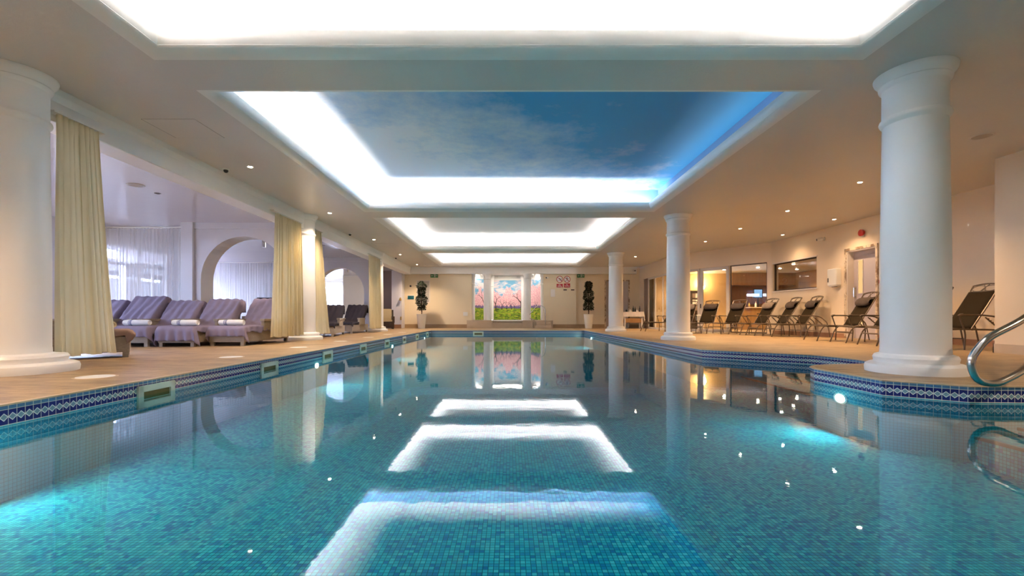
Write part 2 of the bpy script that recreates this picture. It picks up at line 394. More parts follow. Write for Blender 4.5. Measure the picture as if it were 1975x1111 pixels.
# steps of the side bay
bm = B()
for x, z in ((3.92, -.41), (4.28, -.335), (4.66, -.26)):
    box(bm, x, 6.19, -1.7, 3.83, FZ, z); box(bm, x-.012, x+.022, -1.7, 3.83, z-.02, z+.004, mi=1)
    if x < 4.5: box(bm, x, 4.78, 5.8, 7.05, FZ, z); box(bm, x-.012, x+.022, 5.74, 7.7 if x < 4 else 7.4, z-.02, z+.004, mi=1)
obj('pool_steps', bm, ['mosaic', 'nosing'], kind='structure')
bm = B(); bm.faces.new([bm.verts.new((x, y, WZ)) for x, y in offset(OUT, -.002)])
w = obj('pool_water', bm, 'water'); tag(w, 'calm clear turquoise water filling the tiled swimming pool', 'water', kind='stuff')

# ---------------------------------------------------------------- hall ceiling with four coffers
bm = B()
xs = [-5.25, -3.64, 3.62, 10.2]; ys = [-3]+[c for C in COFFERS for c in C[2:]]+[24.3]
for i in range(3):
    for j in range(len(ys)-1):
        if i == 1 and j % 2 == 1: continue
        bm.faces.new([bm.verts.new(p) for p in ((xs[i], ys[j], CZ), (xs[i+1], ys[j], CZ), (xs[i+1], ys[j+1], CZ), (xs[i], ys[j+1], CZ))])
box(bm, -14.5, 11, -3, 33, 3.95, 4.05)
obj('ceiling', bm, 'ceil', kind='structure')
R_ = .17; TOPZ = 3.82
for ci, (x0, x1, y0, y1) in enumerate(COFFERS):
    prof = [(R_*math.sin(a), R_-R_*math.cos(a)) for a in [k*PI/2/8 for k in range(9)]]+[(.17, .2), (.15, .2), (.14, .07), (-.15, .07)]
    def ring(bm, o, h):
        return [bm.verts.new(p) for p in ((x0+o, y0+o, CZ+h), (x1-o, y0+o, CZ+h), (x1-o, y1-o, CZ+h), (x0+o, y1-o, CZ+h))]
    bm = B(); rs = [ring(bm, o, h) for o, h in prof]
    for A, C in zip(rs, rs[1:]):
        for k in range(4): bm.faces.new((A[k], A[(k+1) % 4], C[(k+1) % 4], C[k]))
    obj('trim_%d' % (ci+2), bm, 'paint', kind='structure', smooth=60)
    bm = B(); A = ring(bm, -.15, .06); C = ring(bm, -.15, TOPZ-CZ)
    for k in range(4): bm.faces.new((A[k], A[(k+1) % 4], C[(k+1) % 4], C[k]))
    f = bm.faces.new(C); f.material_index = 1
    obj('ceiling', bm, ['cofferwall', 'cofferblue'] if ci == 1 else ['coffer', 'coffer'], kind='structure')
# beam along the left columns and beam at the far end
bm = B(); extr(bm, [(-5.20, CZ+.02), (-5.215, 3.16), (-5.24, 3.08), (-5.25, 2.86), (-5.26, 2.85), (-5.62, 2.85), (-5.62, CZ+.02)], -3, 24.2, 'Y')
obj('trim_6', bm, 'paint', kind='structure')
bm = B(); box(bm, -5.62, 6.7, 24.0, 24.35, 2.87, CZ+.02, .01); obj('trim_7', bm, 'paint', kind='structure')
bm = B(); box(bm, -14.4, -5.6, -3, 33, 3.02, 3.1); obj('ceiling', bm, 'lceil', kind='structure')

# ---------------------------------------------------------------- walls
def skirt(name, segs, mat='skirt', h=.15, t=.015):
    bm = B()
    for p, q in segs: seg(bm, p, q, t, 0, h)
    obj(name, bm, mat, kind='structure')
# back of the hall (behind the camera)
bm = B(); box(bm, -14.5, 11, -3.2, -3, 0, 4); obj('wall_back', bm, 'cream', kind='structure')
# far wall, two set-back ends and a thicker middle with the spa niche
bm = B()
box(bm, -5.75, -3.72, 24.35, 24.6, 0, CZ); box(bm, -3.72, -2.02, 24.2, 24.6, 0, CZ); box(bm, 1.80, 3.56, 24.2, 24.6, 0, CZ)
box(bm, 3.56, 5.15, 24.35, 24.6, 0, CZ); box(bm, 6.35, 7.2, 24.35, 24.6, 0, CZ); box(bm, 5.15, 6.35, 24.35, 24.6, 2.5, CZ)
box(bm, -2.02, 1.80, 24.3, 24.6, 2.9, CZ)
obj('wall_far', bm, 'cream', kind='structure')
skirt('baseboard_far', [((-3.72, 24.335), (-5.6, 24.335)), ((-2.2, 24.185), (-3.72, 24.185)), ((3.56, 24.185), (2.2, 24.185)), ((5.1, 24.335), (3.56, 24.335)), ((6.9, 24.335), (6.4, 24.335))], 'farskirt', .2)
# pier closing the left alcove
bm = B(); box(bm, -6.15, -5.62, 23.7, 24.6, 0, CZ, .01); obj('trim_8', bm, 'lilac', kind='structure')
bm = B(); box(bm, -7.6, -6.1, 24.0, 24.3, 0, 3.02); obj('wall_alcove', bm, 'brownwall', kind='structure')
skirt('baseboard_alcove', [((-5.64, 23.68), (-6.15, 23.68))], 'skirt', .2)
# right-hand walls
A0, A1, C1, D1 = (6.95, 24.4), (6.95, 19.45), (9.25, 16.1), (9.66, 8.9)
cpt = lambda y: (9.25+(16.1-y)*(9.66-9.25)/7.2, y)
bm = B(); HD = 2.55
seg(bm, A0, A1, .2, HD, CZ); seg(bm, A0, (6.95, 23.65), .2, 0, HD)
bpt = lambda t: (9.25-2.3*t, 16.1+3.35*t)
seg(bm, A1, bpt(0), .2, HD, CZ)
seg(bm, bpt(.035), bpt(0), .2, 0, HD)
# wall C with window and door openings
seg(bm, cpt(16.1), cpt(13.9), .2, 0, 1.49); seg(bm, cpt(16.1), cpt(13.9), .2, 2.44, CZ); seg(bm, cpt(16.1), cpt(16.0), .2, 1.49, 2.44)
seg(bm, cpt(13.9), cpt(12.72), .2, 0, CZ); seg(bm, cpt(12.72), cpt(11.8), .2, 2.44, CZ); seg(bm, cpt(11.8), (9.72, 7.6), .2, 0, CZ)
obj('wall_right', bm, 'warmwall', kind='structure')
bm = B(); box(bm, 8.1, 10.2, 7.35, 7.6, 0, CZ); box(bm, 8.1, 8.3, -3, 7.35, 0, CZ); obj('wall_pier', bm, 'warmwall', kind='structure')
bm = B(); seg(bm, cpt(16.0), cpt(12.8), .015, 0, .13, -.015); seg(bm, cpt(11.72), (9.72, 7.6), .015, 0, .13, -.015); obj('baseboard_right', bm, 'skirt', kind='structure')
bm = B(); box(bm, 8.085, 8.1, -3, 7.615, 0, .15); box(bm, 8.085, 9.7, 7.6, 7.615, 0, .15); obj('baseboard_pier', bm, 'stone', kind='structure')

def glazed(name, p, q, z0, z1, fr, ft=.06, mull=(), mat='frame', lab=None):
    """frame with panes between plan points p and q; mull = parameters of inner stiles"""
    e = bpy.data.objects.new(name, None); COL.objects.link(e); e['kind'] = 'structure'
    p = Vector(p); q = Vector(q); e.location = (p.x, p.y, 0); a = math.atan2((q-p).y, (q-p).x); e.rotation_euler = (0, 0, a); L = (q-p).length
    bm = B(); box(bm, 0, L, -ft/2, ft/2, z1-fr, z1, .004); box(bm, 0, L, -ft/2, ft/2, z0, z0+fr, .004)
    box(bm, 0, fr, -ft/2, ft/2, z0, z1, .004); box(bm, L-fr, L, -ft/2, ft/2, z0, z1, .004)
    for m in mull: box(bm, m*L-fr/2, m*L+fr/2, -ft/2, ft/2, z0, z1, .004)
    obj('frame', bm, mat, e)
    ed = [0]+list(mull)+[1]
    for s, t in zip(ed, ed[1:]):
        bm = B(); box(bm, s*L+.02, t*L-.02, -.004, .004, z0+.03, z1-.03); obj('pane', bm, 'glass', e)
    return e
# folding glass doors along wall A, angled doors of wall B
glazed('door_1', (7.03, 23.05), (7.03, 19.55), .0, HD, .09, .06, (.315, .63), 'frame')
glazed('door_2', Vector(bpt(.99))+Vector((.06, .05)), Vector(bpt(.69))+Vector((.06, .05)), 0, HD, .1, .06, (), 'frame')
d2 = glazed('door_3', Vector(bpt(.685))+Vector((.06, .05)), Vector(bpt(.385))+Vector((.06, .05)), 0, HD, .12, .06, (), 'frame')
glazed('door_4', Vector(bpt(.375))+Vector((.06, .05)), Vector(bpt(.035))+Vector((.06, .05)), 0, HD, .035, .05, (), 'darkwood')
bm = B(); box(bm, .02, .05, -.06, -.03, .95, 1.12, .004); obj('door_handle', bm, 'black', d2)
bm = B(); seg(bm, (6.97, 23.65), (6.97, 23.1), .03, 0, HD, .02); obj('door_5', bm, 'brownwall', kind='structure')
glazed('window_1', Vector(cpt(16.0))+Vector((.08, 0)), Vector(cpt(13.9))+Vector((.08, 0)), 1.49, 2.44, .035, .06, (), 'darkwood')
bm = B(); seg(bm, cpt(16.02), cpt(13.87), .2, 1.45, 1.49, -.03, bev=.004); seg(bm, cpt(16.02), cpt(13.87), .05, 2.44, 2.48, -.02); obj('trim_9', bm, 'frame', kind='structure')
# service door in wall C: worn surround, deep reveal, grey leaf with two glass slots glowing by emission
e = bpy.data.objects.new('door_6', None); COL.objects.link(e); e['kind'] = 'structure'
P = Vector(cpt(12.8)); Q = Vector(cpt(11.72)); a = math.atan2((Q-P).y, (Q-P).x); e.location = (P.x, P.y, 0); e.rotation_euler = (0, 0, a); L = (Q-P).length
bm = B(); box(bm, 0, .06, -.03, .02, 0, 2.5, .004); box(bm, L-.06, L, -.03, .02, 0, 2.5, .004); box(bm, 0, L, -.03, .02, 2.43, 2.5, .004); obj('surround', bm, 'worn', e)
bm = B(); box(bm, .06, .09, -.01, .26, 0, 2.43); box(bm, L-.09, L-.06, -.01, .26, 0, 2.43); box(bm, .06, L-.06, -.01, .26, 2.40, 2.43); obj('reveal', bm, 'frame', e)
bm = B(); box(bm, .09, L-.09, .18, .23, 0, 2.28, .004); box(bm, .09, L-.09, .17, .24, 2.28, 2.4, .004); lf = obj('leaf', bm, 'doorgrey', e)
bm = B(); box(bm, .26, .40, .168, .18, 1.25, 2.15); box(bm, .26, .40, .168, .18, .35, 1.02); obj('glass_slot', bm, 'window_amber', lf)
bm = B()
for z0, z1 in ((1.25, 2.15), (.35, 1.02)):
    for b_ in ((.25, .26), (.40, .41)): box(bm, b_[0], b_[1], .160, .18, z0-.01, z1+.01)
    box(bm, .25, .41, .160, .18, z0-.015, z0); box(bm, .25, .41, .160, .18, z1, z1+.015)
obj('slot_bead', bm, 'frame', lf)
bm = B(); box(bm, .12, .19, .168, .18, 1.1, 1.45, .003); tube(bm, [(.155, .17, 1.15), (.155, .12, 1.15), (.155, .12, 1.4), (.155, .17, 1.4)], .01); obj('pull_plate', bm, 'chrome', lf)
# far right door behind the third column
e = bpy.data.objects.new('door_7', None); COL.objects.link(e); e['kind'] = 'structure'; e.location = (5.15, 24.35, 0)
bm = B(); box(bm, -.07, 0, -.04, .02, 0, 2.57, .004); box(bm, 1.2, 1.27, -.04, .02, 0, 2.57, .004); box(bm, -.07, 1.27, -.04, .02, 2.5, 2.57, .004); obj('surround', bm, 'worn', e)
bm = B(); box(bm, -.05, 1.25, .12, .17, 0, 2.6); obj('leaf', bm, 'doorgrey', e)

# ---------------------------------------------------------------- bar room behind the glass
bm = B(); extr(bm, [(7.16, 24.5), (7.16, 19.55), (9.47, 16.2), (9.9, 8), (15, 8), (15, 24.5)], 2.75, 2.8, 'Z'); obj('ceiling', bm, 'ceil', kind='structure')
bm = B(); box(bm, 11, 15, 8, 33, -.02, 0); obj('floor', bm, 'darkwood', kind='structure')
bm = B(); box(bm, 7.2, 11.0, 22.6, 22.8, 0, 2.75); obj('wall_bar', bm, 'amberwall', kind='structure')
bm = B(); box(bm, 11.0, 14.6, 23.2, 23.4, 0, 2.75); box(bm, 10.9, 14.6, 22.3, 23.3, 2.15, 2.75); box(bm, 6.9, 14.4, 24.6, 24.8, 0, 4); box(bm, 14.2, 14.4, 7, 24.8, 0, 4); box(bm, 10, 14.4, 7, 7.2, 0, 4)
obj('wall_panelled', bm, 'wood', kind='structure')
bm = B(); box(bm, 14.0, 14.2, 8, 23.4, 0, 2.75); box(bm, 10.2, 14.1, 10.8, 10.9, 0, 2.75); obj('wall_side', bm, 'wood', kind='structure')
t = thing('bar_counter', 'long wooden bar counter with pale top seen through the glass doors', 'counter', (12.0, 21.2, 0))
bm = B(); box(bm, -1.3, 1.8, -.25, .25, 0, 1.0, .01); obj('body', bm, 'wood', t)
bm = B(); box(bm, -1.4, 1.9, -.32, .32, 1.0, 1.05, .01); obj('worktop', bm, 'stone', t)
t = thing('display_screen', 'small lit blue screen above the bar counter behind the glass', 'screen', (11.62, 21.3, 1.05))
bm = B(); box(bm, -.22, .22, -.02, .02, .42, .86, .005); box(bm, -.03, .03, -.02, .02, 0, .42); obj('casing', bm, 'black', t)
bm = B(); box(bm, -.18, .18, -.026, -.019, .46, .82); obj('panel', bm, 'screen', t)
t = thing('wall_sconce', 'glowing torch-shaped wall sconce on the amber wall behind the doors', 'lamp', (9.5, 22.58, 1.35))
bm = B(); tube(bm, [(0, -.06, .0), (0, -.10, .45), (0, -.1, .55)], [.015, .035, .06]); box(bm, -.03, .03, -.09, .01, .2, .3); obj('stem', bm, 'darkwood', t)
bm = B(); lathe(bm, [(.05, .55), (.13, .68), (.15, .78), (.12, .78), (.03, .6)], 14, (0, -.1)); obj('shade', bm, 'shade', t, smooth=True)
light('sconce_glow', 'POINT', (9.5, 22.3, 2.25), 22, (1, .65, .3), shadow_soft_size=.12)
t = thing('arched_mirror', 'arched cream mirror on the amber wall beyond the glass doors', 'mirror', (8.55, 22.58, 1.2))
pts = [(-.3, 0), (.3, 0)]+[(.3*math.cos(a), .75+.3*math.sin(a)) for a in [k*PI/14 for k in range(15)]]
bm = B(); extr(bm, pts, -.04, 0); obj('frame', bm, 'frame', t)
bm = B(); extr(bm, [(x*.78, .04+z*.9) for x, z in pts], -.05, -.03); obj('glass', bm, 'chrome', t)
t = thing('leaflet_rack', 'tall dark rack of leaflets left of the wall sconce', 'rack', (8.95, 21.9, 0))
bm = B(); box(bm, -.25, .25, -.12, .12, 0, 1.85, .01); obj('case', bm, 'darkwood', t)
for k in range(9):
    bm = B(); box(bm, -.2+.14*(k % 3), -.08+.14*(k % 3), -.14, -.12, .9+.3*(k//3), 1.12+.3*(k//3)); obj('leaflet', bm, ['signwhite', 'frame', 'brownwall'][(k*2+k//3) % 3], t)
for k in range(12):
    bm = B(); x = 10.9+.27*k; h = .2+.1*random.random()
    lathe(bm, [(.04, 0), (.04, h*.6), (.014, h*.75), (.014, h)], 8); o = obj('bottle', bm, ['bottle', 'brass', 'signwhite', 'red'][k % 4], smooth=True)
    o.location = (x, 21.2+.12*math.sin(k*3), 1.05)
    if abs(x-11.62) < .12: o.location.x += .17
    tag(o, 'small %s bottle on the bar counter behind the glass, %s from the left' % (['dark', 'amber', 'white', 'red'][k % 4], ['first', 'second', 'third', 'fourth', 'fifth', 'sixth', 'seventh', 'eighth', 'ninth', 'tenth', 'eleventh', 'twelfth'][k]), 'bottle', 'bottles on the bar counter')
for k, (x, y) in enumerate(((9.6, 19.6), (10.3, 20.6))):
    t = thing('bar_stool', ['nearer', 'farther'][k]+' dark stool inside the bar room behind the loungers', 'stool', (x, y, 0))
    bm = B(); lathe(bm, [(.17, .72), (.19, .76), (.17, .8), (.001, .8)], 16); obj('seat', bm, 'black', t, smooth=True)
    bm = B(); box(bm, -.17, .17, .15, .18, .8, 1.1, .01); obj('backrest', bm, 'black', t)
    for a in range(4):
        bm = B(); c_, s_ = math.cos(a*PI/2+.78), math.sin(a*PI/2+.78); tube(bm, [(c_*.13, s_*.13, .73), (c_*.2, s_*.2, 0)], .013, 6); obj('leg', bm, 'steel', t)
bm = B(); box(bm, 10.1, 10.7, 18.0, 18.6, .70, .74); box(bm, 10.37, 10.43, 18.27, 18.33, 0, .7); o = obj('cafe_table', bm, 'darkwood'); tag(o, 'square dark cafe table inside the bar room', 'table')
for k, (x, y) in enumerate(((8.6, 20.6), (9.8, 20.8), (10.8, 19.8), (12.0, 20.2), (10.4, 17.4), (11.6, 18.6), (12.2, 15.0), (11.2, 13.2), (13.0, 20.6), (13.0, 17.6), (7.8, 21.6))):  # last entries are added lamps that brighten the panelling and the folding doors
    bm = B(); disc(bm, (0, 0, -.006), .05, (0, 0, 1), .012); o = obj('downlight', bm, 'lens'); o.location = (x, y, 2.745)
    tag(o, 'small lit recessed downlight in the bar room ceiling behind the glass', 'ceiling light', 'downlights in the bar room')
    o['label'] = '%s lit downlight in the bar room ceiling, behind the glass' % ['nearer left', 'left', 'middle left', 'farther middle', 'front left', 'centre', 'near right', 'rightmost near', 'far right', 'right middle', 'leftmost'][k]
    light('bar_lamp', 'SPOT', (x, y, 2.72), 60, (1, .66, .36), spot_size=2.3, spot_blend=.6, shadow_soft_size=.06)

# ---------------------------------------------------------------- lounge on the left
bm = B()
def archwall(bm, y0, y1, xa, xb, cx, r, ztop, zs):
    n = 24; a = [(cx+r*math.cos(PI-PI*k/n), zs+r*math.sin(PI-PI*k/n)) for k in range(n+1)]
    pts = [(xa, 0), (cx-r, 0)]+a+[(cx+r, 0), (xb, 0), (xb, ztop), (xa, ztop)]
    extr(bm, pts, y0, y1)
archwall(bm, 11.7, 12.2, -8.3, -5.5, -6.83, 1.11, 3.03, 1.56)
box(bm, -8.34, -5.5, 11.66, 12.24, 2.86, 3.03, .01); box(bm, -8.40, -8.1, 11.62, 12.0, 0, 3.03, .01)
obj('wall_arch', bm, 'lilac', kind='structure')
bm = B(); archwall(bm, 18.6, 19.0, -8.3, -5.5, -6.95, 1.0, 3.03, 1.6); box(bm, -8.34, -5.5, 18.56, 19.04, 2.86, 3.03, .01)
obj('wall_arch', bm, 'lilac', kind='structure')
# outer window wall X=-11, glazed from near the camera to Y=16.6
bm = B(); box(bm, -11.2, -11, -3, 16.8, 2.62, 3.1); box(bm, -11.2, -11, -3, 16.8, 0, .12); box(bm, -11.22, -10.98, -3, .6, 0, 3.05); box(bm, -11.22, -10.98, 14.7, 16.8, 0, 3.05)
box(bm, -11.22, -10.98, 5.6, 5.9, 0, 3.05); box(bm, -11.22, -10.98, 10.7, 11.0, 0, 3.05)
box(bm, -14.4, -11.1, 16.7, 16.9, 2.62, 3.1)
obj('wall_left', bm, 'lilac', kind='structure')
glazed('window_2', (-11.05, .6), (-11.05, 5.6), .12, 2.62, .05, .06, (.25, .5, .75), 'plastic')
glazed('window_3', (-11.05, 5.9), (-11.05, 10.7), .12, 2.62, .05, .06, (.25, .5, .75), 'plastic')
glazed('window_9', (-14.2, 16.8), (-11.15, 16.8), 0, 2.62, .05, .06, (.33, .66), 'plastic')
wn = glazed('window_4', (-11.05, 11.0), (-11.05, 14.7), .12, 2.62, .05, .06, (.35, .7), 'plastic')
bm = B(); box(bm, 0, 3.7, -.03, .03, 2.08, 2.13); obj('transom', bm, 'plastic', wn)
bm = B(); box(bm, -14.4, -14.2, 16.8, 33, 0, .3); box(bm, -14.4, -14.2, 16.8, 33, 2.62, 3.1); box(bm, -14.42, -14.18, 16.8, 17.4, 0, 3.05); box(bm, -14.42, -14.18, 23, 33, 0, 3.05)
# wall behind the second bay, partly glazed
box(bm, -14.2, -12.0, 20.4, 20.6, 0, 3.1); box(bm, -12.0, -8.3, 20.4, 20.6, 2.4, 3.1); box(bm, -12, -10.0, 20.4, 20.6, 0, .9); box(bm, -11.1, -10.75, 20.38, 20.62, 0, 3.0)
obj('wall_left', bm, 'lilac', kind='structure')
glazed('window_5', (-12.0, 20.5), (-11.1, 20.5), .9, 2.4, .05, .06, (.5,), 'plastic')
glazed('window_6', (-10.75, 20.5), (-10.0, 20.5), .9, 2.4, .05, .06, (), 'plastic')
glazed('window_7', (-14.25, 17.4), (-14.25, 23.0), .3, 2.62, .05, .06, (.33, .66), 'plastic')
# far end of the lounge seen through the second arch
bm = B(); box(bm, -14.4, -13.0, 31, 31.2, 0, 3.1); box(bm, -10.9, -5, 31, 31.2, 0, 3.1); box(bm, -13, -10.9, 31, 31.2, 2.7, 3.1); box(bm, -13, -10.9, 31, 31.2, 0, .4)
box(bm, -10.6, -10.3, 29.4, 31, 0, 3.1)
box(bm, -9.7, -5, 26.5, 26.6, 0, 3.1)
obj('wall_end', bm, 'cream', kind='structure')
glazed('window_8', (-13, 31.1), (-10.9, 31.1), .4, 2.7, .05, .06, (.33, .66), 'plastic')
for (lx, ly, sx, sy, ry) in ((-11.25, 3.1, 5, 2.4, 0), (-11.25, 8.3, 4.8, 2.4, 0), (-11.25, 12.85, 3.6, 2.4, 0), (-14.45, 20.2, 5.5, 2.3, 0)):
    o = light('sky_portal', 'AREA', (lx, ly, 1.4), 1, (1, 1, 1), (0, -PI/2, 0), shape='RECTANGLE', size=sy, size_y=sx)
    o.data.cycles.is_portal = True
o = light('sky_portal', 'AREA', (-11.95, 31.35, 1.5), 1, (1, 1, 1), (-PI/2, 0, 0), shape='RECTANGLE', size=2.1, size_y=2.3); o.data.cycles.is_portal = True
# outdoors
bm = B(); box(bm, -60, -11.2, -30, 60, -.1, -.05); obj('terrace', bm, 'paving', kind='structure')
t = thing('garden_pavilion', 'low grey garden building with flat roof outside beyond the lounge windows', 'building', (-19, 0, 0))
bm = B(); box(bm, -2, 0, -8, 34, -.05, 2.45); obj('wall', bm, 'brick', t)
bm = B(); box(bm, -2.2, .3, -8, 34, 2.8, 3.35); obj('roof', bm, 'brick', t)
for k in range(9): bm = B(); box(bm, -.2, 0, 10+2.5*k, 10.2+2.5*k, 2.4, 2.85); obj('post', bm, 'brick', t)

def curtain(name, p0, p1, q0, q1, z0, z1, mat, folds, amp, label, group=None, header=0, n=None, lean=0, seed=0):
    """top from p0 to p1, bottom from q0 to q1 (plan points)"""
    rnd = random.Random(seed); ph = rnd.random()*6
    p0, p1, q0, q1 = map(Vector, (p0, p1, q0, q1)); d = (p1-p0).normalized(); nm = Vector((-d.y, d.x))
    n = n or folds*10
    jit = [rnd.uniform(-.35, .35) for _ in range(folds+3)]
    def fn(u, v):
        top = p0.lerp(p1, u); bot = q0.lerp(q1, u); P = bot.lerp(top, v**.8 if q0 != p0 or q1 != p1 else v)
        k = u*folds; i = int(k); j = jit[i]*(1-(k-i))+jit[min(i+1, folds+1)]*(k-i)
        w = math.sin(2*PI*(k+j*(.4+.6*(1-v)))+ph)+.35*math.sin(2*PI*(k*2.3+j)+v*2)
        a = amp*(1-.45*v)
        if header and v > 1-header: a = amp*.6; w = math.copysign(min(1, abs(w*1.8)), w)
        P = P+nm*(w*a)+d*(math.sin(4*PI*k+ph)*amp*.25)
        z = z0+(z1-z0)*v+(.012*math.sin(k*2.2) if v < .01 else 0)
        return (P.x, P.y, z)
    bm = B(); grid(bm, n, 22, fn)
    o = obj(name, bm, mat, smooth=80); tag(o, label, 'curtain', group); return o
CY = -5.17
curtain('curtain', (CY, 5.2), (CY, 5.72), (CY, 5.2), (CY, 5.95), .14, 2.92, 'yellow', 8, .035, 'pale yellow curtain beside the nearest left column', header=.05, seed=1)
curtain('curtain', (CY, 10.05), (CY, 11.25), (CY, 9.95), (CY, 11.35), .15, 2.90, 'yellow', 13, .045, 'pale yellow curtain hanging on the near side of the second left column', header=.05, seed=2)
curtain('curtain', (CY, 12.15), (CY, 12.45), (CY, 12.2), (CY, 13.05), .14, 2.90, 'yellow', 6, .04, 'pale yellow curtain flaring out on the far side of the second left column', header=.05, seed=3)
curtain('curtain', (CY-.05, 16.9), (CY-.05, 18.3), (CY-.05, 17.1), (CY-.05, 18.4), .15, 2.90, 'yellow', 12, .04, 'pale yellow curtain hanging just before the third left column', header=.05, seed=4)
curtain('sheer_curtain', (-10.95, 12.12), (-8.42, 12.12), (-10.95, 12.12), (-8.42, 12.12), .05, 2.95, 'sheer', 26, .04, 'white sheer curtain left of the first arch, window light behind', seed=5)
curtain('sheer_curtain', (-12.9, 19.7), (-10.55, 19.9), (-12.9, 19.7), (-10.55, 19.9), .05, 2.93, 'sheer', 22, .04, 'white sheer curtain seen through the left half of the first arch', seed=6)
curtain('sheer_curtain', (-10.5, 19.9), (-8.4, 19.7), (-10.5, 19.9), (-8.4, 19.7), .05, 2.93, 'sheer', 20, .04, 'white sheer curtain seen through the right half of the first arch', seed=7)
curtain('sheer_curtain', (-13.1, 30.4), (-10.75, 30.4), (-13.1, 30.4), (-10.75, 30.4), .05, 2.9, 'sheer', 20, .05, 'white sheer curtain seen through the second arch', seed=8)
for y0, y1, lb in ((5.15, 5.8, 'first yellow curtain beside the nearest left column'), (9.95, 11.35, 'yellow curtain before the second left column'), (12.1, 12.6, 'flared yellow curtain beyond the second left column'), (16.8, 18.4, 'yellow curtain before the third left column')):
    bm = B(); box(bm, -5.245, CY+.02, y0, y1, 2.925, 2.945, .003); o = obj('curtain_track', bm, 'plastic'); tag(o, 'white track on the beam holding the '+lb, 'curtain track')
for (a, b, y, z, lb) in ((-10.95, -8.42, 12.12, 2.97, 'white curtain track above the sheer curtain left of the first arch'), (-12.9, -8.4, 19.8, 2.95, 'white curtain track seen through the first arch'), (-13.1, -10.75, 30.4, 2.92, 'white curtain track seen through the second arch')):
    bm = B(); box(bm, a, b, y-.02, y+.02, z, z+.03, .004); o = obj('curtain_track', bm, 'plastic'); tag(o, lb, 'curtain track')

# ---------------------------------------------------------------- columns
def column(x, y, label, top=CZ, r=.295, bs=1.0):
    t = thing('column', label, 'column', (x, y, 0), 0, 'round columns along the pool')
    bm = B(); lathe(bm, [(a*bs, z) for a, z in [(.43, 0), (.435, .05), (.425, .085), (.39, .105), (.355, .11), (.352, .13), (.36, .16), (.345, .19)]]+[(.318, .2), (r+.004, .205), (r+.002, .26)], 48); obj('base', bm, 'column', t, smooth=True)
    bm = B(); lathe(bm, [(r, .25), (r, 1.2), (r-.012, 2.2), (r-.02, 2.72)], 48); obj('shaft', bm, 'column', t, smooth=True)
    bm = B(); rr = r-.02
    lathe(bm, [(rr, 2.68), (rr+.012, 2.70), (rr+.024, 2.715), (rr+.03, 2.735), (rr+.024, 2.755), (rr+.008, 2.765), (rr+.004, 2.78), (rr+.004, top-.16), (rr+.012, top-.15), (rr+.03, top-.13), (rr+.035, top-.11), (rr+.03, top-.10),
              (rr+.045, top-.07), (rr+.07, top-.04), (rr+.08, top-.01), (rr+.08, top)], 48); obj('capital', bm, 'column', t, smooth=True)
    return t
column(4.385, 4.93, 'large white round column standing on the pool peninsula, nearest on the right')
column(4.385, 11.85, 'white round column, second along the right side of the pool')
column(4.385, 18.8, 'white round column, farthest along the right side of the pool')
column(-5.37, 4.93, 'large white round column at the left edge, beside a yellow curtain', bs=1.22)
column(-5.37, 11.85, 'white round column on the left between two yellow curtains', bs=1.1)
column(-5.52, 18.8, 'white round column farthest along the left side, beside the alcove', bs=1.1)

# ---------------------------------------------------------------- spa niche with mural
N0, N1, N2, N3 = (-2.0, 24.6), (-1.0, 26.0), (.75, 26.0), (1.78, 24.6)
bm = B()
for p, q in ((N0, N1), (N1, N2), (N2, N3)): seg(bm, p, q, .15, 0, 3.2, .01)
obj('wall_niche', bm, 'column', kind='structure')
bm = B(); box(bm, -2.2, 2, 24.6, 26.3, 2.95, 3.05); obj('ceiling', bm, 'paint', kind='structure')
g = G('orchard_mural'); uv = g.pos('UV'); sp = g.n('ShaderNodeSeparateXYZ'); g.l(uv, sp.inputs[0]); ux, vz = sp.outputs[0], sp.outputs[1]
def nz(sx, sy, sc, det=4, r=.6): return g.noise(g.scale(uv, (sx, sy, 1)), sc, det, r)
sky = g.mix(g.ramp(nz(.8, 1.8, 1.9), (.44, 0), (.56, 1)), (.16, .44, .68), (.78, .68, .70))
sky = g.mix(g.ramp(vz, (1.9, 0), (1, 1)), sky, sky)
bl = g.mix(g.ramp(nz(1, 1, 13, 3, .7), (.40, 0), (.62, 1)), (.78, .36, .46), (.95, .68, .66))
hb = g.M('ADD', g.M('MULTIPLY', nz(1, .4, 2.2, 3), 2.2), .72)
mblos = g.M('LESS_THAN', g.M('ADD', vz, g.M('MULTIPLY', nz(1, 1, 16, 2), .45)), hb)
c = g.mix(mblos, sky, bl)
hill = g.M('LESS_THAN', vz, g.M('ADD', .60, g.M('MULTIPLY', nz(1, 1, 9), .38)))
c = g.mix(hill, c, g.mix(nz(1, 1, 12), (.05, .05, .22), (.30, .20, .42)))
gn = g.mix(g.ramp(nz(1, 2.6, 5, 5), (.36, 0), (.5, .5), (.66, 1)), (.015, .08, .01), (.42, .62, .03))
gn = g.mix(g.ramp(nz(.8, 3, 4.3), (.55, 0), (.62, .8)), gn, (.70, .60, .06))
c = g.mix(g.M('LESS_THAN', vz, g.M('ADD', .58, g.M('MULTIPLY', nz(1, 1, 5), .16))), c, gn)
g.set(c, .6); MT['mural'] = g.m
